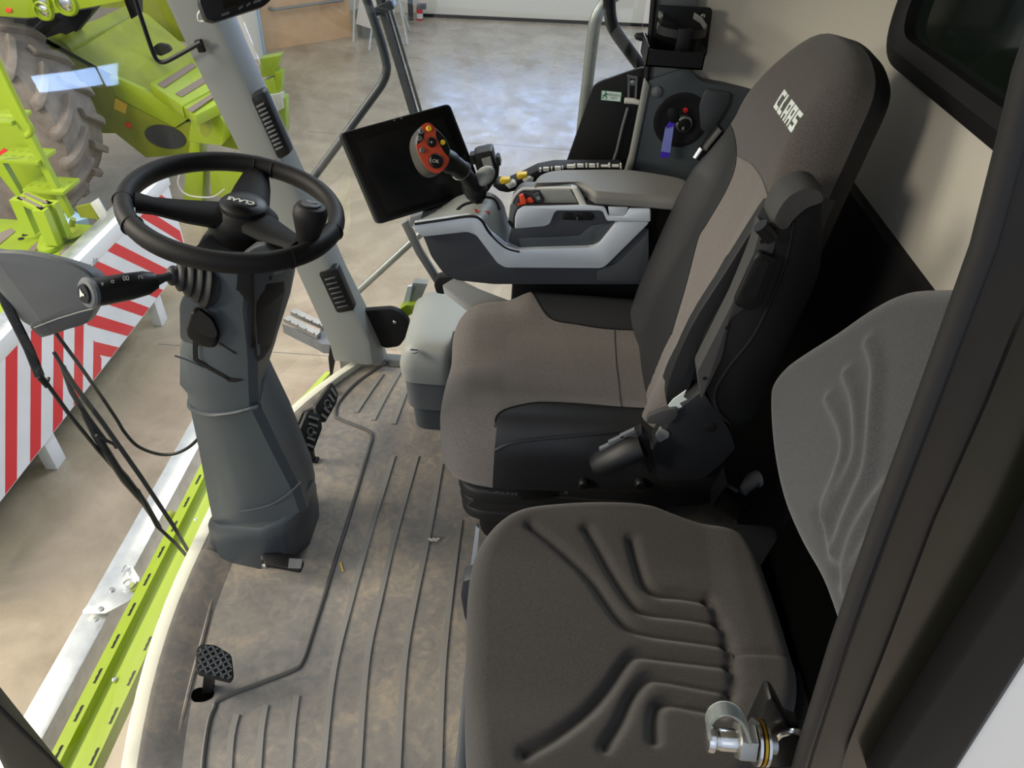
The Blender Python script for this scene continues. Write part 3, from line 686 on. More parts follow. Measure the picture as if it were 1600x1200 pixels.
mk('floor_opening', prism(rnd(pp([(298, 1090), (301, 1079), (312, 1074), (335, 1078), (333, 1090), (318, 1097), (302, 1097)], Z=.0), .008), (0, 0, .0015)), M.void, t)
# ------------------------------------------------------------------ moulded cover, wiper, cable, rod, monitor
yp = 1.19
pod = thing('moulded_cover', 'grey moulded plastic cover behind the stalk end at the windscreen', 'cover', A(80, 520, Y=yp))
po = [(-30, 392), (0, 391), (40, 393), (95, 404), (135, 421), (153, 440), (157, 462), (148, 485), (135, 505), (110, 513), (70, 526), (62, 522), (52, 510), (30, 495), (8, 462), (-8, 440)]
pod_o = pp(po, Y=yp)
cc = sum(pod_o, Vector())/len(pod_o)
pod_o = cat(pod_o, 3, True); pcn = sum(pod_o, Vector())/len(pod_o); rgs = [[p.lerp(pcn, .25)+V(0, .075, -.03) for p in pod_o], [p.lerp(pcn, .02)+V(0, .02, -.008) for p in pod_o], [p for p in pod_o], [p.lerp(cc, .03)+V(0, -.006, 0) for p in pod_o]]
face = pp([(-26, 402), (0, 404), (38, 407), (90, 418), (126, 434), (143, 452), (145, 468), (137, 482), (124, 489), (90, 498), (52, 512), (48, 510), (46, 508), (28, 494), (6, 460), (-8, 440)], Y=yp-.008)
face = cat(face, 3, True); rgs.append(face); rgs.append([p.lerp(cc, .14)+V(0, -.004, 0) for p in face])
mk('cover_shell', loft(rgs), M.greyd, pod, smooth=45)
mk('lip', prism(pp([(54, 514), (90, 499), (126, 488), (145, 484), (136, 505), (110, 514), (70, 527)], Y=yp-.012), (0, .03, 0)), M.navy, pod, bevel=.003)
mk('lip_edge', tube(pp([(53, 512), (90, 498), (126, 487), (146, 482)], Y=yp-.013), .0018, 6), M.greym, pod)  # paler grey tube paints the lit edge of the lip
single('cable', 'thin black cable hanging from the moulded cover down behind the column', 'cable', tube(cat(pp([(84, 515), (92, 527), (128, 576), (160, 622), (182, 655), (195, 676), (215, 697), (245, 709), (272, 709), (296, 698), (315, 680)], Y=1.22), 8), .0042, 8), M.black)
def wg(px, py, off=.03):       # point on the outside of the windscreen seen at a pixel
    p = A(px, py, Y=1.05)
    for _ in range(12): p = A(px, py, X=wx(p.y, max(p.z, 0))-off)
    return p
wi = thing('windscreen_wiper', 'black parallel arm windscreen wiper parked upright on the outside of the windscreen', 'wiper', wg(305, 878))
def wt(pts, r, o=.03, fl=1): return tube([wg(x, y, o) for x, y in pts], r, 8, flat=fl)
mk('wiper_arm', wt([(-6, 425), (10, 475), (45, 545), (62, 588)], .010, .05, .5), M.black, wi)
mk('wiper_arm', wt([(58, 578), (110, 650), (155, 705), (200, 755)], .0045, .045), M.black, wi)
mk('wiper_arm', wt([(60, 590), (72, 604), (76, 590)], .004, .045), M.black, wi)
mk('wiper_blade', wt([(84, 550), (115, 600), (160, 660), (220, 745), (270, 820), (306, 881)], [.005, .0065, .007, .007, .0065, .005], .012, .6), M.rubber, wi)
mk('wiper_frame', wt([(98, 572), (112, 612), (135, 650), (165, 690)], .006, .028), M.black, wi)
mk('wiper_frame', wt([(130, 645), (150, 680), (185, 735), (195, 748), (225, 785), (250, 825)], [.006, .009, .009, .011, .008, .005], .034), M.black, wi)
mk('wiper_frame', wt([(215, 765), (245, 822), (275, 850), (298, 876)], .0045, .025), M.black, wi)
mk('wiper_frame', wt([(150, 680), (178, 694), (182, 700)], .004, .025), M.black, wi)
for q in ((190, 746), (194, 740)): mk('rivet', ball(wg(*q, .048), .0035, nu=10, nv=6), M.chrome, wi)
# bent rod and monitor at the top of the pillar
br = thing('bent_rod', 'thin black bent rod hooked to the windscreen pillar', 'rod', A(315, 65, Y=1.9))
mk('rod', tube(cat(pp([(196, -60), (212, 0), (228, 50), (240, 84), (247, 95), (256, 97), (268, 92), (295, 77), (314, 66)], Y=1.86), 6), .0055, 10), M.black, br)
mk('rod_mount', prism(pp([(305, 62), (316, 60), (323, 80), (313, 81)], Y=1.885), (0, -.012, 0)), M.black, br, bevel=.002)
mo = thing('camera_monitor', 'small black monitor with a row of keys on top of the windscreen pillar', 'monitor', A(365, 20, Y=1.80))
mo_pts = [(315, -60), (404, -85), (424, 0), (412, 10), (336, 34), (322, 30), (312, 2)]
n_m = V(.55, -.75, .35).normalized(); p_m = A(370, 10, Y=1.80)
mk('monitor_case', prism(rnd(ppl(mo_pts, p_m, n_m), .006), n_m*-.035), M.black, mo, bevel=.003)
mk('monitor_screen', prism(ppl([(338, -50), (398, -70), (414, -8), (350, 14)], p_m, n_m), n_m*.0015), M.screen, mo)
for q in ((352, 23), (376, 13), (388, 8), (402, 3)):
    w = 6 if q[0] in (352, 402) else 3
    mk('monitor_key', prism(ppl([(q[0]-w, q[1]-1), (q[0]+w, q[1]-5), (q[0]+w, q[1]-1), (q[0]-w, q[1]+3)], p_m, n_m), n_m*.003), M.greyd, mo)
mk('cable_loop', tube(cat(pp([(318, 12), (310, 22), (311, 32), (319, 33)], Y=1.86), 5), .003, 8), M.keys, mo)
# ================================================================== TERMINAL, JOYSTICK, ARMREST CONSOLE
tn = V(.42, -.78, .46).normalized(); tp = A(645, 255, Y=1.76)
te = thing('touchscreen_terminal', 'black touchscreen terminal standing behind the joystick', 'terminal', A(655, 340, Y=1.72))
TQ = [(531, 208), (703, 161), (757, 301), (591, 351)]
mk('terminal_case', prism(rnd(ppl(TQ, tp, tn), .014), -tn*.03), M.black, te, bevel=.004)
mk('terminal_screen', prism(rnd(ppl([(537, 209), (700, 165), (751, 299), (594, 345)], tp, tn), .010), tn*.001), M.screen, te)
mk('display_area', prism(ppl([(556, 222), (692, 183), (737, 295), (605, 333)], tp, tn), tn*.0014), M.screen2, te)
for q in ((616, 188), (627, 185)): mk('sensor', lathe([(.0025, 0), (.0025, .002), (.0003, .0021)], AP(*q, tp, tn), tn, 8), M.greyd, te)
mk('terminal_bracket', prism(pp([(640, 340), (668, 332), (676, 352), (662, 362), (640, 352)], Y=1.80), (0, .03, 0)), M.greyd, te, bevel=.003)
br2 = thing('console_support', 'light grey support arm carrying terminal and console above the storage box', 'support arm', A(715, 455, Y=1.68))
mk('upright', tube(pp([(632, 345), (655, 392), (688, 444)], Y=1.76), .018, 4, flat=.6, up=(.4, .8, 0)), M.greym, br2, bevel=.003)
mk('joint', prism(rnd(pp([(678, 445), (684, 434), (708, 433), (726, 446), (700, 452), (694, 460), (682, 458)], Y=1.70), .006), (0, .03, 0)), M.blackm, br2, bevel=.003)
mk('arm', loft([[A(*a, Y=1.66), A(*b, Y=1.70), A(b[0]+3, b[1]+14, Y=1.70), A(a[0]+3, a[1]+14, Y=1.66)] for a, b in (((690, 445), (712, 432)), ((722, 470), (748, 450)), ((770, 500), (800, 470)))]), M.keys, br2, bevel=.004)
mod = thing('receiver_module', 'small black electronic module with grey label beside the terminal', 'module', A(765, 285, Y=1.80))
mk('module_case', prism(rnd(pp([(738, 244), (744, 240), (768, 235), (776, 268), (770, 278), (748, 276)], Y=1.79), .005), (0, .05, 0)), M.black, mod, bevel=.004)
mk('module_label', prism(pp([(752, 248), (766, 244), (772, 265), (758, 267)], Y=1.789), (0, -.001, 0)), M.greym, mod)
mk('clip', prism(rnd(pp([(774, 247), (779, 245), (783, 258), (776, 261)], Y=1.79), .002), (0, .03, 0)), M.black, mod)
mk('clip', prism(rnd(pp([(733, 244), (742, 242), (745, 256), (736, 258)], Y=1.79), .002), (0, .03, 0)), M.black, mod)
mk('bracket', prism(pp([(768, 262), (780, 258), (779, 275), (762, 300), (755, 296)], Y=1.80), (0, .02, 0)), M.black, mod)
# ------------------------------------------------------------------ console body
YC = 1.60
co = thing('armrest_console', 'grey and silver armrest console to the far side of the driver seat', 'armrest console', A(860, 435, Y=1.68))
def s7(p): return [(520+x*.35, 160+y*.35) for x, y in p]
def s4(p): return [(760+x/6, 240+y/6) for x, y in p]
body = rnd(pp(s7([(372, 560), (405, 600), (440, 690), (495, 765), (555, 795), (720, 812), (1400, 812), (1405, 560), (1280, 530), (1180, 560), (1160, 640), (850, 690), (790, 690), (730, 650), (660, 575), (610, 550), (400, 575)]), Y=YC+.012), .012)
mk('console_body', prism(body, (0, .20, 0)), M.navy, co, bevel=.004)
mk('daylight_block', bb(-.02, .40, 1.735, 1.93, .30, .62), M.blackm, co, bevel=.01)  # dark block added to hide daylight below the console
mk('lower_shell', prism(rnd(pp(s7([(1210, 740), (1270, 720), (1400, 590), (1410, 560), (1410, 780), (1360, 800), (1180, 800), (1180, 752)]), Y=YC+.004), .012), (0, .02, 0)), M.navy, co, bevel=.004)
T1 = rnd(pp(s7([(358, 540), (410, 535), (610, 505), (660, 520), (700, 580), (770, 640), (830, 660), (1150, 650), (1190, 635), (1272, 532), (1415, 535), (1215, 733), (1195, 740), (770, 738), (735, 718), (640, 592), (600, 578), (400, 600), (365, 570)]), Y=YC), .008)
mk('silver_trim', frustum([p+V(0, .016, 0) for p in T1], T1), M.silver, co, bevel=.003)
# recess behind the trim
mk('recess_panel', prism(rnd(pp(s4([(240, 690), (600, 640), (640, 530), (1100, 530), (1140, 620), (1260, 630), (1110, 830), (1040, 880), (340, 890), (200, 830)]), Y=YC+.02), .008), (0, .01, 0)), M.navy, co, bevel=.002)
mk('recess_floor', prism(pp(s4([(300, 800), (880, 770), (980, 680), (1130, 650), (1120, 840), (1040, 885), (330, 900)]), Y=YC+.016), (0, .006, 0)), M.column, co, bevel=.003)
U1 = rnd(pp(s4([(266, 705), (268, 600), (290, 535), (350, 496), (870, 486), (945, 486), (1112, 503), (1142, 582), (1300, 590), (1338, 518), (1540, 520), (1540, 640), (1130, 632), (1092, 545), (1060, 535), (660, 535), (635, 560), (595, 660), (545, 682)]), Y=YC-.004), .005)
mk('silver_trim', frustum([p+V(0, .014, 0) for p in U1], U1), M.silver, co, bevel=.002)
tq = pp(s4([(1140, 500), (1330, 505), (1298, 582), (1152, 574)]), Y=YC-.002)
mk('grip_inset', prism(rnd(tq, .003), (0, .004, 0)), M.silver, co, bevel=.001)
sp = mk('switch_panel', prism(rnd(pp(s4([(710, 600), (730, 548), (990, 546), (1012, 600), (990, 622), (720, 618)]), Y=YC+.018), .004), (0, -.003, 0)), M.black, co, bevel=.001)
for q in ((745, 562, 805, 606), (905, 560, 965, 606)): mk('rocker', prism(pp(s4([(q[0], q[1]), (q[2], q[1]), (q[2], q[3]), (q[0], q[3])]), Y=YC+.0148), (0, -.003, 0)), M.blackm, sp, bevel=.001)
mk('thumb_wheel', prism(rnd(pp(s4([(842, 575), (862, 575), (860, 632), (844, 632)]), Y=YC+.015), .002), (0, -.010, 0)), M.navy, sp, bevel=.002)
# upper block: near edge at YC, sloping up to the pad
zt = A(905, 295, Y=1.66).z
blk_n = pp(s4([(205, 630), (225, 480), (262, 395), (310, 340), (350, 318), (800, 310), (850, 318), (885, 350), (945, 480), (945, 520), (700, 620), (270, 690)]), Y=YC+.03)
mk('key_deck', bb(.035, .34, 1.66, 1.79, .70, .815), M.blackm, co, bevel=.006)
mk('upper_block', prism(rnd(blk_n, .006), (0, .035, 0)), M.greyd, co, bevel=.003)
mk('dark_rim', tube(cat(pp(s4([(208, 630), (255, 685), (268, 590), (292, 525), (345, 485), (500, 478), (870, 478)]), Y=YC+.004), 4), .0042, 8), M.blackm, co)
mk('bezel', tube(cat(pp(s4([(230, 470), (265, 395), (330, 335), (420, 328), (790, 322), (850, 345), (900, 470)]), Y=YC+.026), 4), .004, 8), M.keys, co)
mk('frame_bar', prism(pp(s4([(795, 322), (850, 335), (940, 478), (938, 490), (872, 490), (868, 470)]), Y=YC+.0), (0, .02, 0)), M.keys, co, bevel=.002)
mk('top_panel', prism(rnd(pp(s4([(500, 345), (785, 338), (865, 475), (520, 475), (545, 430)]), Y=YC+.016), .003), (0, .01, 0)), M.greym, co, bevel=.001)
mk('switch_well', prism(rnd(pp(s4([(275, 500), (300, 420), (345, 365), (480, 345), (520, 370), (545, 430), (530, 470), (350, 474)]), Y=YC+.018), .004), (0, .008, 0)), M.navy, co)
mk('toggle_lever', prism(rnd(pp(s4([(305, 378), (345, 365), (378, 425), (372, 460), (325, 462)]), Y=YC+.014), .003), (0, -.012, 0)), M.orange, co, bevel=.002)
mk('toggle_lever', prism(rnd(pp(s4([(378, 412), (420, 400), (448, 440), (440, 460), (375, 462)]), Y=YC+.014), .003), (0, -.005, 0)), M.orange, co, bevel=.002)
mk('toggle_base', prism(pp(s4([(285, 470), (330, 455), (440, 458), (350, 474), (300, 492)]), Y=YC+.014), (0, -.002, 0)), M.orange, co)
pk = mk('power_key', prism(rnd(pp(s4([(430, 378), (490, 355), (530, 430), (520, 452), (465, 448)]), Y=YC+.012), .003), (0, -.004, 0)), M.navy, co, bevel=.001)
kc = A(*s4([(487, 418)])[0], Y=YC+.0075)
mk('key_symbol', tube([kc+V(math.cos(a)*.0032, 0, math.sin(a)*.0032) for a in [i*2*PI/12 for i in range(13)]], .0006, 5), M.keys, pk)
# soft pad
zp = A(917, 322, Y=YC).z
ZP = zp+.033
pad_o = [(p.x, p.y) for p in (A(x, y, Z=ZP) for x, y in ((835, 290), (841, 274), (866, 266), (905, 265), (975, 265), (1025, 271)))]
pad_o += [(.40, 1.72), (.41, 1.66), (.38, YC-.001), (.28, YC-.002), (.185, YC-.002), (.162, YC+.004), (.145, YC+.03), (.125, YC+.045), (.07, YC+.048)]
mk('soft_pad', pillow(pad_o, .027, .012, (0, 0, zp+.006), (1, 0, 0), (0, 1, 0), (0, 0, 1), disp=lambda u, v: (.004*(1-((u-.2)/.3)**2)), na=140, nr=12, rb=.005, smooth=4), M.pad, co, smooth=50)
mk('pad_base', prism(pp(s4([(935, 462), (965, 452), (1600, 470), (1600, 515), (1340, 512), (960, 492), (945, 492)]), Y=YC+.001), (0, .13, 0)), M.blackm, co, bevel=.002)
# front dome with the lever gate
near = [(648, 350), (690, 344), (733, 338), (751, 343), (765, 364), (789, 386), (812, 393)]
mid = [(657, 341), (694, 330), (731, 318), (764, 318), (781, 338), (795, 368), (814, 386)]
far = [(670, 333), (697, 317), (726, 303), (762, 300), (785, 316), (797, 352), (815, 381)]
bk = [(676, 345), (700, 330), (728, 318), (764, 315), (784, 332), (796, 362), (815, 388)]
rw = [cat([A(x, y, Y=yy) for x, y in r], 5) for r, yy in ((near, YC+.004), (mid, 1.69), (far, 1.76), (bk, 1.79))]
rw2 = [[rw[j][i] for j in range(4)] for i in range(len(rw[0]))]
lowr_ = [[V(r[0].x, r[0].y, r[0].z), r[1], r[2], r[3], V(r[3].x, r[3].y, r[3].z-.05), V(r[0].x, r[0].y, r[0].z-.02)] for r in rw2]
mk('lever_gate', loft(lowr_), M.pillar, co, smooth=45)
mk('gate_lip', tube([p+V(0, -.002, .001) for p in rw[0]], .0035, 8), M.blackm, co)
def domep(x, y):
    """point on the dome seen at a pixel"""
    d = ray(x, y); best = None
    for i in range(len(rw[0])-1):
        for j in range(3):
            a, b, c = rw[j][i], rw[j][i+1], rw[j+1][i]; e = rw[j+1][i+1]
            for tri in ((a, b, c), (b, e, c)):
                nrm = (tri[1]-tri[0]).cross(tri[2]-tri[0])
                if abs(d.dot(nrm)) < 1e-12: continue
                t_ = (tri[0]-CAM).dot(nrm)/d.dot(nrm); p = CAM+d*t_
                ok = all((tri[(k+1) % 3]-tri[k]).cross(p-tri[k]).dot(nrm) >= -1e-12 for k in range(3))
                if ok and t_ > 0 and (best is None or t_ < best[0]): best = (t_, p)
    return (best[1] if best else A(x, y, Y=1.70)) - d.normalized()*.003
for pl_ in ([(715, 328), (724, 321), (736, 317), (747, 316)], [(757, 308), (769, 310), (776, 317), (780, 328)]):
    mk('lever_slot', tube([domep(*q) for q in cat([V(x, y, 0) for x, y in pl_], 4) for q in [(q.x, q.y)]], .0045, 8), M.blackm, co)
rl = [domep(*q) for q in ((741, 327), (764, 330), (766, 335), (743, 332))]
mk('red_label', prism(rl, (0, -.001, .0015)), M.redplate, co)
# ------------------------------------------------------------------ keys on the far edge
kb = thing('key_panel', 'dark key panel with yellow and grey keys behind the console pad', 'key panel', A(810, 300, Y=1.74))
zk = .83
mk('panel_base', prism(rnd(pp(s4([(55, 300), (90, 285), (200, 290), (340, 230), (480, 160), (640, 130), (1270, 130), (1270, 170), (640, 200), (440, 290), (330, 330), (200, 365), (120, 350)]), Y=1.785), .004), (0, .05, 0)), M.blackm, kb, bevel=.003)
for (x, y) in ((205, 268), (365, 222)):
    mk('yellow_key', prism(rnd(pp(s4([(x-85, y-4), (x-70, y-25), (x+15, y-30), (x+20, y+2), (x-60, y+22)]), Y=1.775), .003), (0, .02, 0)), M.yellow, kb, bevel=.002)
    gk = mk('grey_key', prism(rnd(pp(s4([(x-30, y+25), (x+40, y-2), (x+80, y+18), (x+70, y+38), (x+10, y+62)]), Y=1.773), .002), (0, .02, 0)), M.keys, kb, bevel=.0015)
    c = A(*s4([(x+28, y+28)])[0], Y=1.7725)
    mk('key_symbol', tube([c+V(-.004, 0, -.003), c+V(.004, 0, .003), c+V(.001, 0, .004)], .0006, 5), M.greyd, gk)
for (x, y, w, h) in ((505, 152, 12, 22), (560, 146, 30, 22), (612, 140, 8, 18), (670, 136, 32, 18), (715, 130, 6, 16), (790, 120, 38, 18), (828, 113, 8, 22), (882, 113, 32, 18), (938, 110, 8, 24), (992, 112, 32, 20), (1045, 110, 9, 24), (1110, 118, 40, 10), (1153, 108, 9, 26), (1210, 116, 36, 12), (1260, 112, 9, 30)):
    mk('light_key', prism(rnd(pp(s4([(x-w*.9, y-h*.5), (x+w*.9, y-h*.5), (x+w*.9, y+h), (x-w*.9, y+h)]), Y=1.780), .001), (0, .008, 0)), M.keys, kb, bevel=.0008, seg=1)
# ------------------------------------------------------------------ joystick
jn = V(.40, -.72, .56).normalized(); jp = A(683, 232, Y=1.56)
js = thing('joystick', 'black multifunction joystick with orange red button face in front of the terminal', 'joystick', A(750, 322, Y=1.70))
def s3(p): return [(630+x*.13333, 180+y*.13333) for x, y in p]
fo = cat(ppl(s3([(150, 330), (160, 230), (200, 150), (262, 92), (310, 95), (360, 135), (440, 210), (505, 290), (545, 390), (548, 450), (530, 560), (480, 640), (405, 685), (320, 668), (240, 590), (180, 460)]), jp, jn), 4, True)
cf = sum(fo, Vector())/len(fo)
dpt = (A(655, 240, Y=1.615)-A(668, 232, Y=1.56)); dpt = -jn*.030+V(-.006, 0, -.004)
mk('grip_head', loft([[p.lerp(cf, .12)+dpt*1.25 for p in fo], [p.lerp(cf, .02)+dpt*1.1 for p in fo], [p+dpt*.8 for p in fo], [p+dpt*.25 for p in fo], [p+V(0, 0, 0) for p in fo], [p.lerp(cf, .05)+jn*.003 for p in fo]]), M.jgrey, js, smooth=50)
def plate(px, lift, th, r=.002): return prism(rnd(ppl(s3(px), jp+jn*lift, jn), r), jn*th)
mk('black_face', prism([p.lerp(cf, .06)+jn*.003 for p in fo], jn*.001), M.black, js)
fpz = cat([V(x, y, 0) for x, y in ((215, 130), (265, 92), (312, 98), (362, 138), (385, 175), (380, 240), (420, 330), (480, 440), (528, 495), (528, 560), (470, 640), (405, 682), (320, 660), (250, 590), (185, 470), (152, 350), (190, 330), (240, 270), (245, 200))], 4, True)
fpl = mk('faceplate', prism(ppl(s3([(p.x, p.y) for p in fpz]), jp+jn*.0042, jn), jn*.0015), M.redplate, js)
def btn(x, y, r, m, h=.005, name='button', sc=1.0):
    c = AP(*s3([(x, y)])[0], jp+jn*.005, jn); rr_ = r*.13333*1.42/1109
    return mk(name, lathe([(rr_, 0), (rr_, h*.6), (rr_*.8, h), (rr_*.3, h*.95), (.0002, h*.9)], c, jn, 22), m, js)
btn(298, 160, 36, M.yellow, name='yellow_button'); btn(462, 322, 34, M.yellow, name='yellow_button')
for x, y, r in ((210, 195, 34), (190, 275, 36), (220, 415, 34)): btn(x, y, r, M.greyd)
for x, y, r, tx in ((330, 320, 64, '+'), (380, 540, 96, 'OK')):
    b = btn(x, y, r, M.black, .009, 'round_rocker')
    c = AP(*s3([(x, y)])[0], jp+jn*.0142, jn)
    ud = AP(*s3([(x+30, y+5)])[0], jp+jn*.0142, jn)-c; vd = AP(*s3([(x+5, y-30)])[0], jp+jn*.0142, jn)-c
    mk('symbol', text_geo(tx, c+jn*.0005, ud, vd, .012 if tx == '+' else .011, .0003), M.keys, b)
# stem, wrist rest, boot, shaft
J = lambda x, y, yy: A(x, y, Y=yy)
mk('grip_stem', tube(cat([J(690, 247, 1.60), J(708, 257, 1.61), J(722, 268, 1.63), J(734, 283, 1.65), J(744, 297, 1.67)], 5), [.031]*5+[.027]*5+[.023]*5+[.024]*5+[.026], 20, flat=.85), M.black, js, smooth=60)
mk('stem_ring', lathe([(.0255, -.001), (.026, 0), (.0255, .001)], J(721, 267, 1.628), J(734, 283, 1.65)-J(722, 268, 1.63), 24), M.greym, js)
mk('lower_grip', loft([[J(x, y, 1.672)+q for q in (V(-rx, 0, 0), V(-rx*.6, -.028, .0), V(rx*.2, -.034, 0), V(rx, -.018, 0), V(rx, .02, 0), V(0, .034, 0), V(-rx*.7, .024, 0))] for x, y, rx in ((738, 284, .026), (741, 295, .032), (742, 303, .029), (746, 310, .014))]), M.black, js, smooth=60)
wr_c = J(757, 275, 1.66); e1 = (J(772, 264, 1.66)-J(742, 288, 1.66)).normalized(); e2 = V(0, -.5, .8); e2 = (e2-e1*e2.dot(e1)).normalized()
R_ = Matrix((e1, e2.cross(e1)*-1, e2)).transposed()
mk('wrist_rest', ball(wr_c, .026, (1.15, .85, .70), R_), M.pillar, js, smooth=60)
mk('shaft', tube([J(746, 306, 1.685), J(749, 316, 1.69), J(750, 325, 1.70)], [.011, .009, .009], 6), M.navy, js)
def smooth01(t): t = max(0, min(1, t)); return t*t*(3-2*t)
# ================================================================== DRIVER SEAT
DY = 1.385
se = thing('driver_seat', 'grey cloth driver seat with black bolsters, raised armrest and white headrest lettering', 'seat', V(.15, DY, .0))
CO = [(-.145, 1.64), (-.168, 1.55), (-.160, 1.42), (-.166, 1.30), (-.160, 1.20), (-.118, 1.135), (-.03, 1.112), (.10, 1.115), (.28, 1.125), (.40, 1.14), (.435, 1.25), (.435, 1.50), (.40, 1.645), (.25, 1.665), (.05, 1.665), (-.08, 1.668)]
ZB, ZT = .315, .50
def cdisp(u, v):
    d = abs(v-DY); b = max(0, min(1, (d-.11)/.08)); b = b*b*(3-2*b)
    f = max(0, min(1, (-.02-u)/.14))
    far = smooth01((v-1.52)/.10)*smooth01((u+.04)/.08)
    return .040*far + .022*b*(1-f*.8) - .014*f*f + .012*math.exp(-((abs(v-DY)-.10)/.08)**2)*f - .008*math.exp(-(d/.08)**2)*(1-f) - .012*f*math.exp(-(d/.05)**2)
cg = pillow(CO, ZT-ZB, .062, (0, 0, ZB), (1, 0, 0), (0, 1, 0), (0, 0, 1), disp=cdisp, na=300, nr=70, rb=.03, smooth=5, sp=12)
nb = [A(770, 756, Z=.335), A(772, 712, Z=.395), A(787, 675, Z=.452), A(813, 648, Z=.492), A(847, 630, Z=.515), A(900, 631, Z=.515), A(967, 637, Z=.515), A(1047, 640, Z=.515)]
fb = [A(808, 436, Z=.52), A(822, 462, Z=.52), A(832, 480, Z=.518), A(857, 502, Z=.512), A(900, 511, Z=.507), A(960, 518, Z=.505), A(1048, 522, Z=.505)]
nbp = [(p.x, p.y) for p in nb]; fbp = [(p.x, p.y) for p in fb]
npoly = cat([V(*p, 0) for p in nbp], 8); fpoly = cat([V(*p, 0) for p in fbp], 8)
npoly = [(p.x, p.y) for p in npoly]; fpoly = [(p.x, p.y) for p in fpoly]
NP = [(npoly[0][0]-.004, .9)]+npoly+[(.6, npoly[-1][1]), (.6, .9)]
FP = [(fpoly[0][0]-.01, 1.9)]+fpoly+[(.6, fpoly[-1][1]), (.6, 1.9)]
nearb, rest = split_geo(cg, lambda c: inpoly(c.x, c.y, NP))
farb, mid_ = split_geo(rest, lambda c: inpoly(c.x, c.y, FP))
cu = mk('seat_cushion', mid_, M.fabric, se, smooth=70)
mk('side_bolster', nearb, M.vinyl, se, smooth=70, label='black vinyl bolster on the passenger side')
mk('side_bolster', farb, M.vinyl, se, smooth=70, label='black vinyl bolster on the console side')
from mathutils.bvhtree import BVHTree
def bvh(g): return BVHTree.FromPolygons([tuple(p) for p in g[0]], g[1])
cb = bvh(cg)
def drop(x, y, zt=.9):
    h = cb.ray_cast(V(x, y, zt), V(0, 0, -1)); return h[0] if h[0] else None
def seam(pl, name='seam', r=.0022, m=None):
    pts = [drop(x, y) for x, y in pl]; pts = [p for p in pts if p]
    if len(pts) > 2: mk(name, tube(pts, r, 6), m or M.blackm, se)
seam(npoly[6:]); seam(fpoly[3:])
def onseat(px, py, t_=cb):
    d = ray(px, py).normalized(); h = t_.ray_cast(CAM, d); return h[0]
rd = [onseat(p.x, p.y) for p in cat([V(773, 704, 0), V(800, 692, 0), V(850, 685, 0), V(930, 678, 0), V(1000, 670, 0)], 5)]
mk('bolster_ridge', tube([p for p in rd if p], .0045, 8), M.vinyl, se)
cs = [A(960, 518, Z=.505), A(963, 560, Z=.50), A(968, 600, Z=.505), A(971, 637, Z=.515)]
seam([(p.x, p.y) for p in cat(cs, 6)], r=.0014, m=M.fabric2)
rid = [A(772, 700, Z=.43), A(800, 690, Z=.465), A(850, 683, Z=.47), (A(930, 680, Z=.47)), A(1010, 675, Z=.47)]
# ---- backrest
TH = math.radians(11.5); BW = V(math.sin(TH), 0, math.cos(TH)); BN = V(-math.cos(TH), 0, math.sin(TH)); BF = V(.325, 0, .50); BT = .115
BO = BF-BN*BT
def buv(px, py, h=0):
    p = AP(px, py, BF+BN*h, BN); return (p.y, (p-BF).dot(BW))
BOUT = [(1.20, -.04), (1.145, .04), (1.125, .20), (1.115, .36), (1.125, .50), (1.15, .60), (1.175, .70), (1.20, .775), (1.26, .806), (1.34, .815), (1.43, .803), (1.492, .755), (1.535, .68), (1.575, .60), (1.61, .50), (1.64, .36), (1.64, .20), (1.625, .06), (1.57, -.04)]
def bdisp(u, v):
    d = abs(u-1.38); b = max(0, min(1, (d-.10)/.12)); b = b*b*(3-2*b); k = max(0, min(1, (.60-v)/.15))
    top = max(0, (v-.60)/.2)
    return .038*b*k + .012*math.exp(-((v-.15)/.12)**2)*(1-b) - .012*top*top + .02*math.exp(-((v-.66)/.09)**2)
bg = pillow(BOUT, BT, .05, BO, (0, 1, 0), BW, BN, disp=bdisp, na=300, nr=70, rb=.03, smooth=5, sp=8)
cp_ = [(1044, 521), (1052, 486), (1060, 453), (1078, 372), (1092, 345), (1124, 288), (1134, 258), (1141, 241), (1153, 246), (1168, 256), (1187, 285), (1197, 323), (1175, 360), (1132, 427), (1078, 512), (1053, 560), (1046, 610)]
CP = [buv(*q, .02) for q in cp_]; CP = [(p.x, p.y) for p in cat([V(*p, 0) for p in CP], 5)]+[(CP[-1][0], -.2), (CP[0][0], -.2)]
sline = [buv(*q, .02) for q in [(1044, 521), (1060, 453), (1078, 372), (1092, 345), (1124, 288), (1139, 246), (1138, 204), (1128, 185), (1110, 186)]]
FB = [(p.x, p.y) for p in cat([V(*p, 0) for p in sline], 5)]
FBP = FB+[(1.9, FB[-1][1]), (1.9, -.2), (FB[0][0], -.2)]
nl = [buv(*q, .02) for q in [(1046, 610), (1053, 560), (1078, 512), (1132, 427), (1197, 323), (1203, 305), (1230, 285), (1290, 290)]]
NBP = [(p.x, p.y) for p in cat([V(*p, 0) for p in nl], 5)]; NBP = NBP+[(.9, NBP[-1][1]), (.9, -.2), (NBP[0][0], -.2)]
def uv_of(c): return (c.y, (c-BF).dot(BW))
def front_(c): return (c-BO).dot(BN) > .02
ctr, r_ = split_geo(bg, lambda c: front_(c) and inpoly(*uv_of(c), CP))
fb_, r_ = split_geo(r_, lambda c: front_(c) and inpoly(*uv_of(c), FBP))
nb_, r_ = split_geo(r_, lambda c: front_(c) and inpoly(*uv_of(c), NBP))
hd, r_ = split_geo(r_, lambda c: (c-BO).dot(BN) > .045)
mk('backrest_panel', ctr, M.fabric, se, smooth=70)
hr = mk('headrest_cover', hd, M.headfab, se, smooth=70)
mk('backrest_bolster', fb_, M.vinyl, se, smooth=70, label='black vinyl backrest bolster on the console side')
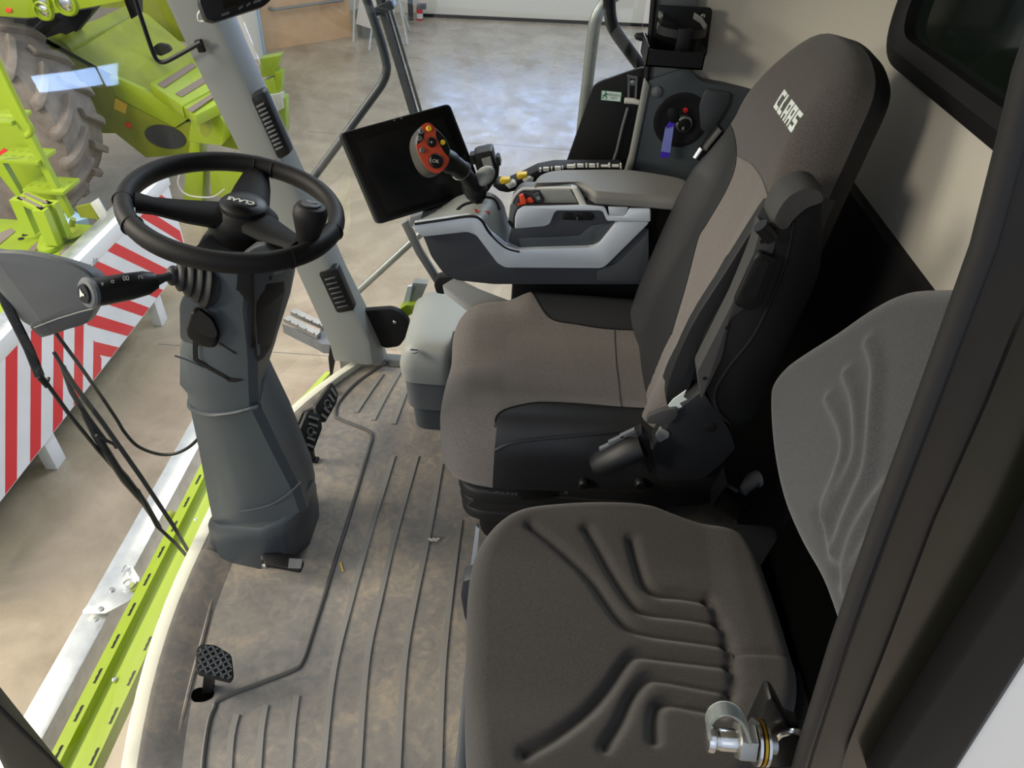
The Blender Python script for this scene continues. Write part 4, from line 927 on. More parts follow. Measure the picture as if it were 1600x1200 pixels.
mk('backrest_bolster', nb_, M.vinyl, se, smooth=70, label='black vinyl backrest bolster by the raised armrest')
mk('backrest_shell', r_, M.blackm, se, smooth=70)
bbv = bvh(bg)
def bdrop(u, v):
    o = BF+BW*v+V(0, u, 0)+BN*.3; h = bbv.ray_cast(o, -BN); return h[0]
for pl_, m_ in ((FB, M.blackm), (CP[20:62], M.fabric2)):
    pts = [bdrop(*p) for p in pl_]; pts = [p for p in pts if p]
    if len(pts) > 3: mk('seam', tube(pts, .0017, 6), m_, se)
# white lettering, wrapped on the headrest
lc = buv(1227, 172, .02); lo = BF+BW*lc[1]+V(0, lc[0], 0)+BN*.2
def block_letters(h, w, gap, st, shear, o, x, y, z, th):
    """the squared-off lettering C L A A S, as strokes"""
    L = {'C': [[(0, 0), (w, 0), (w, st), (st, st), (st, h-st), (w, h-st), (w, h), (0, h)]], 'L': [[(0, 0), (w*.9, 0), (w*.9, st), (st, st), (st, h), (0, h)]],
         'A': [[(0, 0), (st, 0), (st, h-st), (w-st, h-st), (w-st, 0), (w, 0), (w, h), (0, h)], [(st, h*.30), (w-st, h*.30), (w-st, h*.30+st*.8), (st, h*.30+st*.8)]],
         'S': [[(0, 0), (w, 0), (w, h*.5+st*.5), (st, h*.5+st*.5), (st, h-st), (w, h-st), (w, h), (0, h), (0, h*.5-st*.5), (w-st, h*.5-st*.5), (w-st, st), (0, st)]]}
    vs, fs = [], []; X = -(5*w+4*gap)/2
    for ch in 'CLAAS':
        for pl_ in L[ch]:
            pts = []
            for a, b in zip(pl_, pl_[1:]+pl_[:1]):
                n_ = max(1, int(math.hypot(b[0]-a[0], b[1]-a[1])/.004))
                pts += [(a[0]+(b[0]-a[0])*k/n_, a[1]+(b[1]-a[1])*k/n_) for k in range(n_)]
            v, f = prism([o+x*(X+p+shear*q)+y*(q-h/2) for p, q in pts], z*th)
            k = len(vs); vs += v; fs += [[k+i for i in q] for q in f]
        X += w+gap
    return vs, fs
tg = block_letters(.032, .0215, .0045, .0072, -.22, lo, V(0, -1, 0), BW, BN, .002)
vv = []
for p in tg[0]:
    h = bbv.ray_cast(p, -BN); vv.append(h[0]+BN*(.0012 if (p-lo).dot(BN) > 0 else -.001) if h[0] else p)
mk('lettering', (vv, tg[1]), M.label, hr, smooth=0)
# ---- raised armrest on the near side
YA = 1.045
ao = [(1204, 345), (1222, 310), (1245, 293), (1266, 288), (1285, 296), (1288, 314), (1286, 408), (1272, 455), (1253, 494), (1195, 622), (1170, 668), (1134, 665), (1111, 629), (1096, 588), (1104, 555), (1118, 530), (1150, 476), (1176, 410)]
ap_ = cat(pp(ao, Y=YA), 4, True); ac = sum(ap_, Vector())/len(ap_)
ar = mk('armrest', loft([[p.lerp(ac, .06)+V(0, .062, 0) for p in ap_], [p+V(0, .05, 0) for p in ap_], [p+V(0, .012, 0) for p in ap_], [p.lerp(ac, .03)+V(0, .002, 0) for p in ap_], [p.lerp(ac, .10) for p in ap_]]), M.black, se, smooth=50)
pd = [(1204, 345), (1222, 310), (1245, 293), (1266, 288), (1285, 296), (1287, 312), (1262, 322), (1240, 340), (1222, 360)]
pdp = cat(pp(pd, Y=YA-.002), 4, True); pc_ = sum(pdp, Vector())/len(pdp)
mk('armrest_pad', loft([[p+V(0, .05, 0) for p in pdp], [p for p in pdp], [p.lerp(pc_, .12)+V(0, -.006, 0) for p in pdp]]), M.armgrey, ar, smooth=50)
mk('armrest_edge', tube(cat(pp([(1240, 345), (1232, 390), (1216, 440), (1180, 520), (1140, 572), (1118, 610), (1122, 640), (1140, 660)], Y=YA+.0005), 5), .0035, 8), M.blackm, ar)
io = [(1190, 335), (1202, 322), (1206, 330), (1190, 370), (1165, 410), (1130, 480), (1098, 540), (1080, 600), (1060, 640), (1042, 632), (1046, 590), (1080, 510), (1130, 430)]
ip_ = cat(pp(io, Y=1.118), 3, True)
mk('backrest_side', prism(ip_, (0, .03, 0)), M.vinyl, se, bevel=.008, seg=3)
ho = [(1188, 352), (1200, 358), (1212, 372), (1210, 388), (1200, 392), (1206, 400), (1196, 440), (1184, 470), (1168, 476), (1146, 468), (1150, 452), (1176, 402), (1182, 375)]
hp = mk('armrest_bracket', prism(rnd(pp([(1176, 400), (1190, 352), (1214, 372), (1206, 402), (1186, 470), (1166, 480), (1140, 500), (1128, 560), (1096, 625), (1090, 580), (1118, 525), (1146, 470)], Y=YA-.004), .008), (0, .04, 0)), M.armgrey, ar, bevel=.004)
mk('release_handle', prism(rnd(pp([(1176, 396), (1186, 388), (1212, 398), (1208, 410), (1188, 470), (1172, 480), (1146, 470), (1146, 462)], Y=YA-.006), .008), (0, -.016, 0)), M.black, ar, bevel=.004)
mk('handle_slot', prism(rnd(pp([(1190, 404), (1202, 410), (1182, 462), (1170, 468), (1158, 462), (1160, 452)], Y=YA-.0222), .006), (0, -.001, 0)), M.blackm, ar)
mk('pivot_cap', tube(pp([(1188, 352), (1206, 372)], Y=YA-.012), .012, 14), M.black, ar)
for q in ((1191, 377), (1136, 512), (1101, 591)): mk('screw_hole', lathe([(.004, 0), (.004, .001), (.0005, .0012)], A(*q, Y=YA-.0045), (0, -1, 0), 10), M.blackm, ar)
# ---- hinge plate, recline lever, belt buckle, bellows
mk('hinge_cover', prism(rnd(pp([(1060, 640), (1098, 610), (1118, 640), (1140, 672), (1150, 700), (1128, 725), (1098, 750), (1030, 752), (1020, 700), (1048, 660)], Y=1.09), .012), (0, .05, 0)), M.vinyl, se, bevel=.006)
mk('hinge_bolt', lathe([(.013, 0), (.013, .002), (.010, .003), (.001, .0031)], A(1109, 667, Y=1.09), (0, -1, 0), 20), M.blackm, se)
mk('hinge_cover', prism(rnd(pp([(1020, 700), (1100, 700), (1142, 690), (1130, 730), (1108, 770), (1112, 786), (1090, 790), (1000, 770), (1000, 720)], Y=1.12), .01), (0, .2, 0)), M.blackm, se, bevel=.006)
mk('recline_lever', prism(rnd(pp([(1010, 660), (1014, 650), (1034, 642), (1058, 638), (1059, 650), (1046, 664), (1012, 662)], Y=1.075), .004), (0, .012, 0)), M.armgrey, se, bevel=.003)
mk('lever_edge', prism(rnd(pp([(1024, 682), (1032, 668), (1046, 676), (1045, 684), (1030, 692)], Y=1.085), .004), (0, .006, 0)), M.greym, se, bevel=.002)
mk('torn_label', prism(pp([(1044, 634), (1052, 624), (1072, 610), (1068, 620), (1074, 624), (1062, 630), (1066, 636), (1050, 640)], Y=1.082), (0, .002, 0)), M.label, se)
bk_ = mk('belt_buckle', tube(pp([(930, 728), (942, 722), (985, 700), (1004, 694)], Y=1.05), [.026, .034, .037, .032], 18, flat=.85), M.black, se, smooth=50)
mk('buckle_slot', tube(pp([(934, 712), (952, 702), (988, 682)], Y=1.058), .008, 8), M.rubber, bk_)
for q in ((962, 690), (980, 680), (948, 700)): mk('buckle_button', prism(rnd(pp([(q[0]-12, q[1]+2), (q[0]+12, q[1]-9), (q[0]+14, q[1]-4), (q[0]-10, q[1]+7)], Y=1.05), .002), (0, .008, 0)), M.greyd, bk_, bevel=.0015)
mk('buckle_cap', prism(rnd(pp([(990, 684), (1004, 676), (1014, 690), (1022, 730), (1016, 742), (1004, 720)], Y=1.05), .006), (0, .03, 0)), M.black, bk_, bevel=.003)
def slab(z0, z1, d, m, name):
    o = [V(x, y, z0) for x, y in ((-.115+d, 1.16+d), (.42-d, 1.16+d), (.42-d, 1.60-d), (-.115+d, 1.60-d))]
    return mk(name, prism(rnd(o, .07, 6), (0, 0, z1-z0)), m, se, bevel=.012, seg=3)
slab(.268, .318, .0, M.vinyl, 'seat_pan'); slab(.225, .268, -.004, M.rubber, 'bellows_fold'); slab(.182, .226, .0, M.rubber, 'bellows_fold'); slab(.14, .183, .004, M.rubber, 'bellows_fold')
slab(0, .142, .05, M.blackm, 'suspension_base')
ypan = 1.1595
mk('pan_side', prism(pp([(776, 758), (866, 734), (1090, 742), (1090, 790), (860, 800), (730, 790)], Y=ypan+.001), (0, .02, 0)), M.vinyl, se)
mk('slide_handle', prism(rnd(pp([(808, 765), (816, 756), (862, 752), (864, 764), (854, 772), (816, 774)], Y=1.155), .004), (0, -.018, 0)), M.black, se, bevel=.004)
for tx, q in (('GRAM', (790, 772)), ('MER', (876, 770))):
    mk('lettering', text_geo(tx, A(*q, Y=ypan-.0005), (1, 0, .0), (0, 0, 1), .02, .0006, space=1.1), M.greyd, se)
for q in ((912, 752), (1000, 752)): mk('knob', lathe([(.014, 0), (.014, .012), (.010, .018), (.001, .019)], A(*q, Y=1.12), (0, -1, .1), 16), M.black, se)
mk('cushion_tray', prism(pp([(866, 735), (930, 720), (1000, 735), (1010, 760), (880, 765), (866, 750)], Y=1.13), (0, .03, 0)), M.black, se, bevel=.004)
# ================================================================== PASSENGER SEAT
ps = thing('passenger_seat', 'dark grey folding passenger seat with moulded grooves nearest the door pillar', 'seat', V(.2, .70, 0))
PZ0, PZ = .335, .46
po_ = [(729, 1000), (731, 930), (742, 872), (770, 829), (812, 804), (880, 795), (950, 793), (1010, 798), (1055, 814), (1090, 826), (1128, 835), (1158, 848), (1182, 878), (1200, 922), (1218, 975), (1232, 1022), (1244, 1065), (1240, 1120), (1210, 1190), (1140, 1260), (1020, 1330), (880, 1345), (790, 1330), (745, 1270), (731, 1200), (727, 1100)]
pcx = [A(x, y, Z=PZ-.03) for x, y in po_]
def c5(pts): return [(680+x*.4, 740+y*.4) for x, y in pts]
gl_ = [[(370, 215), (480, 290), (600, 400), (700, 540), (760, 595), (850, 620), (1000, 640), (1140, 660)],
       [(590, 230), (640, 300), (700, 400), (770, 500), (830, 535), (980, 552), (1110, 575)],
       [(765, 270), (790, 350), (820, 430), (870, 463), (960, 472), (1060, 488)],
       [(1075, 488), (1118, 575), (1150, 660), (1165, 750), (1168, 850), (1120, 930)],
       [(350, 1110), (470, 1040), (600, 930), (690, 820), (740, 745), (790, 702), (900, 712), (1150, 742)],
       [(660, 1080), (720, 980), (770, 870), (830, 800), (890, 795), (1000, 815), (1150, 842)],
       [(850, 1050), (855, 960), (872, 908), (920, 890), (1000, 905), (1110, 925)],
       [(1165, 702), (1290, 708), (1420, 716)]]
GL = []
for g in gl_:
    q = [A(x, y, Z=PZ) for x, y in c5(g)]; GL.append([(p.x, p.y) for p in cat(q, 4)])
def pdisp(u, v):
    h = 0
    for i, g in enumerate(GL):
        if i == 7: continue
        d = segdist(u, v, g); h -= (.0155 if i != 3 else .012)*math.exp(-(d/.0105)**2)
    if u > .42: h -= .006*math.exp(-(segdist(u, v, GL[7])/.006)**2)
    c = .70
    h += .018*smooth01((abs(v-c)-.12)/.12) + .008*smooth01((u-.40)/.06)
    return h
pg = pillow([(p.x, p.y) for p in pcx], PZ-PZ0, .036, (0, 0, PZ0), (1, 0, 0), (0, 1, 0), (0, 0, 1), disp=pdisp, na=320, nr=110, rb=.03, smooth=4, sp=6)
mk('seat_cushion', pg, M.fabric2, ps, smooth=80)
# backrest
PT = math.radians(9); PW = V(math.sin(PT), 0, math.cos(PT)); PN = V(-math.cos(PT), 0, math.sin(PT)); PF = V(.445, 0, .62); PTH = .08
def puv(px, py, h=0): p = AP(px, py, PF+PN*h, PN); return (p.y, (p-PF).dot(PW))
pb = [(1198, 600), (1194, 640), (1199, 710), (1214, 785), (1240, 850), (1272, 910), (1298, 985), (1308, 1030), (1360, 1070), (1440, 980), (1520, 820), (1570, 680), (1590, 560), (1560, 475), (1500, 448), (1440, 446), (1395, 451), (1350, 474), (1300, 510), (1250, 543), (1218, 568)]
PB = [puv(x, y) for x, y in pb]
def c6(pts): return [(1080+x*.65, 420+y*.65) for x, y in pts]
rl_ = [[(432, 180), (448, 240), (442, 340), (436, 430), (425, 490), (395, 560), (370, 620), (352, 680)],
       [(378, 255), (398, 310), (406, 390), (402, 450), (380, 505), (350, 560), (330, 620), (340, 690)],
       [(335, 315), (365, 375), (374, 430), (355, 500), (330, 560), (322, 590)],
       [(305, 595), (325, 660), (350, 730), (376, 790)],
       [(470, 530), (430, 585), (395, 650), (375, 720), (368, 765)],
       [(450, 640), (410, 700), (388, 750), (378, 785)]]
RL = []
for g in rl_: q = [V(*puv(x, y), 0) for x, y in c6(g)]; RL.append([(p.x, p.y) for p in cat(q, 4)])
def rdisp(u, v):
    h = 0
    for i, g in enumerate(RL):
        d = segdist(u, v, g); h += (.0085 if i != 3 else -.006)*math.exp(-(d/.0135)**2)
    return h
pbk = pillow(PB, PTH, .035, PF-PN*PTH, (0, 1, 0), PW, PN, disp=rdisp, na=280, nr=90, rb=.02, smooth=4, sp=5)
mk('backrest', pbk, M.fabric3, ps, smooth=80)
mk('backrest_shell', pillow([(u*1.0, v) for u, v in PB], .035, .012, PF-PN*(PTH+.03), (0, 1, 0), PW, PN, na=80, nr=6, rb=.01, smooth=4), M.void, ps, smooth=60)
mk('seat_base', bb(-.03, .50, .44, .90, .015, .34), M.blackm, ps, bevel=.01)
mk('base_front', bb(-.052, -.03, .50, .955, .015, .30), M.column, ps, bevel=.006)
mk('trim_strip', prism(pp([(744, 822), (749, 826), (741, 905), (733, 905)], Y=1.0), (0, .01, 0)), M.silver, ps)
mk('base_foot', prism(rnd(pp([(724, 908), (740, 904), (740, 985), (726, 965), (720, 930)], Y=.96), .006), (0, .04, 0)), M.navy, ps, bevel=.004)
mk('side_frame', bb(.10, .50, .90, .935, .015, .30), M.black, ps, bevel=.006)
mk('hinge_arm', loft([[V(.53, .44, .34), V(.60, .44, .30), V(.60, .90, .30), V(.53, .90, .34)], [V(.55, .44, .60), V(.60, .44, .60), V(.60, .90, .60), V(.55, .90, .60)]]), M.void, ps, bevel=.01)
bs = thing('brass_knob', 'small round brass coloured knob behind the passenger cushion', 'knob', A(1270, 1045, Z=.42))
mk('knob', ball(A(1270, 1034, Z=.465), .0125), M.brass, bs)
mk('stem', cyl(A(1270, 1034, Z=.465)+V(0, 0, -.012), A(1270, 1034, Z=.465)+V(0, 0, -.06), .005), M.steel, bs)
sh = thing('seat_side_cover', 'dark curved plastic cover beside the door lock bolt', 'cover', A(1270, 1100, Z=.40))
mk('cover', prism(rnd(pp([(1196, 1108), (1204, 1078), (1230, 1052), (1262, 1044), (1330, 1044), (1330, 1200), (1196, 1200)], Z=.44), .03), (0, 0, -.06)), M.blackm, sh, bevel=.008)
# second belt buckle on the floor between the seats
b2 = thing('belt_buckle', 'black seat belt buckle lying between driver and passenger seats', 'belt buckle', A(1150, 800, Z=.28))
zb_ = .30
mk('buckle_body', loft([[A(*q, Z=zb_+.02) for q in ((1112, 790), (1136, 757), (1160, 770), (1176, 785), (1150, 812))], [A(*q, Z=zb_-.03) for q in ((1112, 792), (1136, 759), (1160, 772), (1176, 787), (1150, 814))]]), M.black, b2, bevel=.006)
mk('buckle_mouth', tube(pp([(1160, 768), (1176, 750), (1184, 748)], Z=zb_+.025), [.012, .020, .022], 14), M.greyd, b2)
mk('buckle_button', tube(pp([(1136, 758), (1154, 768)], Z=zb_+.03), .008, 10), M.rubber, b2)
bx = thing('tunnel_box', 'dark slate plastic box between the two seats', 'box', V(.5, 1.03, 0))
mk('box_body', prism(rnd([V(.44, .97, 0), V(.66, .97, 0), V(.66, 1.12, 0), V(.44, 1.12, 0)], .02), (0, 0, .26)), M.navy, bx, bevel=.012)
# ------------------------------------------------------------------ storage box beside the pillar
gb = thing('storage_box', 'light grey lidded storage box on the floor between pillar and driver seat', 'storage box', V(-.2, 1.76, 0))
def ring(z, d): return rnd([V(-.335+d, 1.605+d, z), V(-.185, 1.605+d, z), V(-.185, 1.70, z), V(-.06, 1.70, z), V(-.06, 1.93-d*.5, z), V(-.335+d*1.6, 1.93-d*.5, z)], [.05, .03, .004, .01, .02, .05], 6)
mk('lid', loft([ring(.215, .0), ring(.26, -.004), ring(.315, .006), ring(.338, .022), ring(.346, .045), ring(.348, .07)]), M.pillar, gb, smooth=50)
mk('box_body', loft([ring(.10, .012), ring(.21, .006), ring(.218, .004)]), M.greyd, gb, smooth=50)
mk('plinth', loft([ring(.0, .028), ring(.10, .022)]), M.column, gb, smooth=50)
sl = A(647, 548, Z=.338)
lk = mk('slot_lock', lathe([(.0125, -.002), (.0125, .002), (.011, .003), (.001, .003)], sl, (0, 0, 1), 24), M.pillar, gb)
mk('slot', prism([sl+V(-.0105, -.003, .0028), sl+V(.0105, -.003, .0028), sl+V(.0105, .003, .0028), sl+V(-.0105, .003, .0028)], (0, 0, .0008)), M.blackm, lk)

fz = single('lint', 'small tuft of pale lint on the ribbed cab floor', 'lint', [ball(A(672+i*3.2, 842+(i % 2)*2, Z=.006), .005, (1.3, .8, .6), nu=8, nv=6) for i in range(5)], M.liner)
single('straw', 'short yellow straw lying on the cab floor mat', 'straw', tube(pp([(532, 879), (536, 893)], Z=.002), .0016, 6), M.yellow)
# ================================================================== OUTSIDE THE CAB
# lime tread rail and aluminium beam in front of the windscreen
wr_ = thing('tread_rail', 'lime green perforated tread rail in front of the windscreen', 'rail', V(-.96, .9, -.24))
def extr(prof, y0, y1): return loft([[V(x, y, z) for x, z in prof] for y in (y0, y1)])
XR0, XR1 = -1.022, -.91
mk('end_piece', loft([[V(x, y, z) for x, z in ((X0+.034, -.20), (X0+.055, -.20), (X0+.055, -.24), (X0+.034, -.24))] for y, X0 in ((1.86, -.86), (1.98, -.81), (2.12, -.765))]), M.lime, wr_)
mk('rail_profile', extr([(XR0, -.20), (XR0+.030, -.20), (XR0+.036, -.226), (XR0+.052, -.226), (XR0+.056, -.210), (XR0+.068, -.210), (XR0+.074, -.20), (XR1, -.20), (XR1, -.25), (XR0, -.25)], .1, 1.62), M.lime, wr_, smooth=0)
for k in range(14):
    y = .26+k*.096
    for x in (XR0+.016, XR1-.010):
        v = []
        for j in range(6): v += [(x-.003+(.0018 if j % 2 else 0), y+j*.008)]
        mk('serrated_slot', prism([V(a, b, -.1995) for a, b in v]+[V(x+.003, y+.04, -.1995), V(x+.003, y, -.1995)], (0, 0, .0008)), M.blackm, wr_)
for q in ((307, 812), (179, 1062)): mk('screw', lathe([(.007, 0), (.007, .003), (.004, .006), (.0005, .007)], A(*q, Z=-.207), (0, 0, 1), 12), M.chrome, wr_)
mk('green_dome', ball(A(266, 806, Z=-.21), .018, (1, 1, .8), nu=16, nv=10), M.limed, wr_)  # flattened olive green ball set beside the rail
single('red_reflector', 'small red reflector beside the lime tread rail', 'reflector', prism(pp([(296, 768), (300, 762), (310, 760), (316, 768), (308, 780), (302, 780)], Z=-.24), (0, 0, .01)), M.red, bevel=.002)
wb = thing('aluminium_beam', 'bright white aluminium beam on the ground side of the tread rail', 'beam', V(-1.2, 1.3, -.52))
mk('beam_profile', bb(-1.228, -1.148, -.1, 2.1, -.52, -.35), M.alu, wb, bevel=.004)
bp_ = mk('bracket_plate', prism(rnd(pp([(128, 958), (143, 940), (178, 888), (206, 883), (219, 905), (217, 922), (204, 940), (166, 960)], Z=-.335), .008), (0, 0, .006)), M.alu, wb, bevel=.0015)
for q in ((158, 952), (175, 922), (150, 968)): mk('bolt', lathe([(.008, 0), (.008, .004), (.001, .005)], A(*q, Z=-.329), (0, 0, 1), 12), M.steel, bp_)
pc2 = A(203, 914, Z=-.322)
mk('linch_pin', tube([pc2+V(math.cos(a)*.017, math.sin(a)*.017, .006) for a in [i*2*PI/18 for i in range(19)]], .0025, 8), M.chrome, bp_)
mk('linch_pin', tube(cat(pp([(190, 895), (196, 884), (203, 886), (199, 896), (206, 905)], Z=-.32), 4), .0022, 8), M.chrome, bp_)
mk('pin_boss', lathe([(.016, -.01), (.016, .008), (.012, .011), (.001, .012)], A(212, 918, Z=-.33), (0, 0, 1), 16), M.limed, bp_)
# steps, rails and covers on the far side of the cab
ms = thing('metal_step', 'serrated grey metal step outside the far cab corner', 'step', V(-.9, 2.5, -.42))
def cs_(pts): return [(430+x*.15625, 430+y*.15625) for x, y in pts]
for pts in ([(150, 365), (200, 330), (500, 475), (470, 510)], [(80, 432), (135, 398), (455, 562), (415, 602)]):
    mk('tread', prism(pp(cs_(pts), Z=-.28), (0, 0, -.02)), M.steel, ms)
    a, b = A(*cs_(pts)[0], Z=-.279), A(*cs_(pts)[3], Z=-.279)
    for k in range(4):
        p, q = a.lerp(b, .05+k*.24), a.lerp(b, .20+k*.24); mk('tooth', strip([p, q], (0, 0, 1), .010, .006), M.steel, ms)
mk('side_plate', prism(pp(cs_([(68, 485), (180, 545), (380, 640), (470, 690), (640, 700), (640, 560), (460, 535), (410, 605)]), Z=-.305), (0, 0, -.05)), M.greyd, ms)
hr1 = thing('handrail', 'grey bent tube handrail outside the far cab window', 'handrail', A(490, 280, Y=2.25))
mk('tube', tube(cat(pp([(560, -40), (575, 5), (594, 62), (602, 92), (604, 108), (599, 126), (580, 155), (487, 281), (420, 370)], Y=2.25), 6), .0135, 12), M.post, hr1)
single('lower_handrail', 'straight grey tube running down behind the terminal outside the cab', 'handrail', tube(pp([(690, 335), (640, 381), (555, 459), (520, 492)], Y=2.25), .0135, 12), M.greytube)
po2 = thing('mirror_post', 'dark upright double post with clamp outside the far window', 'post', A(650, 180, Y=2.3))
mk('post', tube(pp([(575, -70), (600, 20), (652, 195), (675, 270)], Y=2.3), .014, 4, up=(.9, .4, 0)), M.post, po2)
mk('post', tube(pp([(588, -70), (613, 20), (664, 195), (686, 270)], Y=2.31), .005, 6), M.greytube, po2)
mk('clamp', prism(rnd(pp([(582, 14), (610, 0), (616, 14), (588, 26)], Y=2.27), .004), (0, .05, 0)), M.post, po2, bevel=.003)
single('grab_rail', 'bright grey grab rail outside the emergency exit panel', 'grab rail', tube(cat(pp([(985, -22), (958, -6), (942, 8), (931, 30), (926, 60), (919, 120), (911, 190), (902, 280)], Y=2.15), 6), .0175, 14), M.greytube)
DOORBAR = (tube(cat(pp([(951, -60), (952, 0), (954, 28), (961, 48), (985, 82), (1012, 118)], Y=2.06), 6), .0165, 14))
ex = thing('exit_panel', 'black exit door panel with green and white sticker and gas strut', 'panel', A(940, 260, Y=1.985))
mk('panel', prism(rnd(pp([(1008, 104), (990, 110), (940, 127), (928, 134), (922, 148), (900, 212), (880, 268), (868, 310), (990, 310), (998, 200)], Y=1.982), .012), (0, .012, 0)), M.blackm, ex, bevel=.003)
mk('bent_bar', DOORBAR, M.black, ex)
stq = pp([(940, 141), (971, 144), (969, 159), (939, 156)], Y=1.9815)
sk = mk('exit_sticker', prism(stq, (0, -.0008, 0)), M.label, ex)
sx = (stq[1]-stq[0]).normalized(); sy = (stq[0]-stq[3]).normalized(); o_ = stq[3]; W_ = (stq[1]-stq[0]).length; H_ = (stq[0]-stq[3]).length
def sp_(u, v): return o_+sx*W_*u+sy*H_*v+V(0, -.0009, 0)
def spoly(pts): return prism([sp_(*p) for p in pts], (0, -.0004, 0))
mk('running_man', [spoly([(.13, .55), (.20, .80), (.26, .78), (.22, .5)]), spoly([(.04, .42), (.06, .5), (.15, .6), (.17, .52)]), spoly([(.20, .7), (.30, .55), (.31, .62), (.22, .8)]),
    spoly([(.14, .56), (.10, .32), (.03, .2), (.07, .16), (.14, .28), (.19, .5)]), spoly([(.17, .52), (.25, .36), (.23, .12), (.28, .12), (.30, .40), (.22, .55)]), spoly([(.20+.035*math.cos(a), .9+.07*math.sin(a)) for a in [i*PI/4 for i in range(8)]])], M.green, sk)
mk('lettering', text_geo('EMERGENCY', sp_(.65, .62), sx, sy, .0085, .0003), M.green, sk)
mk('lettering', text_geo('EXIT', sp_(.65, .30), sx, sy, .0085, .0003), M.green, sk)
mk('border', tube([sp_(*p) for p in ((.0, .0), (1, 0), (1, 1), (0, 1), (0, 0))], .0008, 4), M.green, sk)
mk('strut_bracket', [prism(pp([(981, 120), (984, 119), (983, 160), (980, 162)], Y=1.975), (0, -.004, 0)), prism(pp([(993, 120), (996, 121), (994, 158), (991, 158)], Y=1.975), (0, -.004, 0)), prism(pp([(980, 117), (996, 119), (996, 123), (980, 121)], Y=1.975), (0, -.004, 0))], M.greyd, ex)
mk('bolt', lathe([(.008, 0), (.008, .004), (.001, .006)], A(988, 129, Y=1.98), (0, -1, 0), 12), M.steel, ex)
mk('gas_strut', tube(pp([(981, 168), (972, 200), (964, 235), (955, 262)], Y=1.972), .004, 8), M.greyd, ex)
mk('release_pin', tube(pp([(976, 157), (990, 158), (1005, 162)], Y=1.965), [.008, .008, .0055], 10), M.keys, ex)
bc_ = thing('hinge_cover', 'black rounded hinge cover with bright bolt at the foot of the pillar', 'cover', A(600, 545, Y=1.97))
mk('cover_plate', prism(rnd(pp([(560, 488), (570, 486), (612, 483), (626, 489), (640, 503), (636, 525), (624, 542), (600, 545), (578, 524)], Y=1.965), .015), (0, .025, 0)), M.blackm, bc_, bevel=.004)
mk('bolt', ball(A(616, 503, Y=1.963), .0075, (1, .6, 1), nu=14, nv=8), M.chrome, bc_)
lp_ = thing('mudguard_corner', 'lime green and grey corner parts outside behind the storage box', 'machine part', A(640, 480, Y=2.1))
mk('lime_lip', prism(rnd(pp([(624, 484), (634, 477), (652, 477), (648, 488), (634, 496)], Y=2.03), .004), (0, .04, 0)), M.lime, lp_)
mk('grey_plate', prism(pp([(645, 442), (668, 444), (652, 480), (638, 480)], Y=2.06), (0, .03, 0)), M.greym, lp_)
mk('clip', prism(rnd(pp([(637, 448), (644, 447), (638, 479), (629, 479)], Y=2.05), .003), (0, .01, 0)), M.silver, lp_)
# ================================================================== THE HALL
struct('ground', bb(-22, 22, -12, 30, GZ-.1, GZ), M.concrete, smooth=0)
gr = bpy.data.objects['ground']
mk('floor_joint', bb(-2.86, 6, 4.43, 4.436, GZ, GZ+.001), M.greyd, gr)
mk('floor_joint', bb(-2.86, 6, 9.0, 9.006, GZ, GZ+.001), M.greyd, gr)
wl, wrr = A(600, 23, Z=GZ), A(1040, 43, Z=GZ); wd = (wrr-wl).normalized(); wn = V(0, 0, 1).cross(wd)
wa, wb2 = wl-wd*9, wl+wd*12
struct('wall_back', prism([wa+wn*.25, wb2+wn*.25, wb2+wn*.25+V(0, 0, 4.2), wa+wn*.25+V(0, 0, 4.2)], wn*.2), M.hallwall, smooth=0)
d0, d1 = A(655, 26, Z=GZ), wl+wd*9
do = struct('door_1', [prism([d0+V(0, 0, .06+k*.62), d1+V(0, 0, .06+k*.62), d1+V(0, 0, .665+k*.62), d0+V(0, 0, .665+k*.62)], wn*.06) for k in range(6)], M.hallwall, smooth=0)
M.day = bpy.data.materials.new('daylit window'); M.day.use_nodes = True
e_ = M.day.node_tree.nodes['Principled BSDF']; e_.inputs['Base Color'].default_value = (0, 0, 0, 1); e_.inputs['Emission Color'].default_value = (*lin('a9c6ff'), 1); e_.inputs['Emission Strength'].default_value = 8.5
for r_ in (2, 3, 4):
    for k in range(9):
        p = d0.lerp(d1, .02+k*.109); q = d0.lerp(d1, .11+k*.109); z0 = .06+r_*.62
        mk('window_pane', prism([p+V(0, 0, z0+.1), q+V(0, 0, z0+.1), q+V(0, 0, z0+.52), p+V(0, 0, z0+.52)], -wn*.015), M.day, do, smooth=0)
wr2 = struct('wall_right', [bb(12, 12.2, -2, 14, GZ, 1.85), bb(12, 12.2, -2, 14, 2.2, 4), bb(12, 12.2, -2, 5.5, 1.85, 2.2), bb(12, 12.2, 9.9, 14, 1.85, 2.2)], M.hallwall, smooth=0)
M.day2 = M.day.copy(); M.day2.name = 'daylit ribbon window'; M.day2.node_tree.nodes['Principled BSDF'].inputs['Emission Strength'].default_value = 24
w5 = struct('window_5', [bb(12.05, 12.1, 5.5, 7.1, 1.85, 2.2), bb(12.05, 12.1, 7.2, 9.9, 1.9, 2.2)], M.day2, smooth=0)
mk('bottom_seal', prism([d0-wn*.01, d1-wn*.01, d1-wn*.01+V(0, 0, .06), d0-wn*.01+V(0, 0, .06)], wn*.06), M.blackm, do)
dk = thing('reception_counter', 'light wood counter front with grey rail at the far end of the hall', 'counter', A(480, 70, Z=GZ))
a, b = A(413, 79, Z=GZ), A(550, 57, Z=GZ); dd = (b-a).normalized(); dn = V(0, 0, 1).cross(dd)
mk('front_panel', prism([a, b, b+V(0, 0, 1.15), a+V(0, 0, 1.15)], dn*.6), M.wood, dk)
h0, h1 = AP(427, 15, a-dn*.10, dn), AP(535, 0, a-dn*.10, dn)
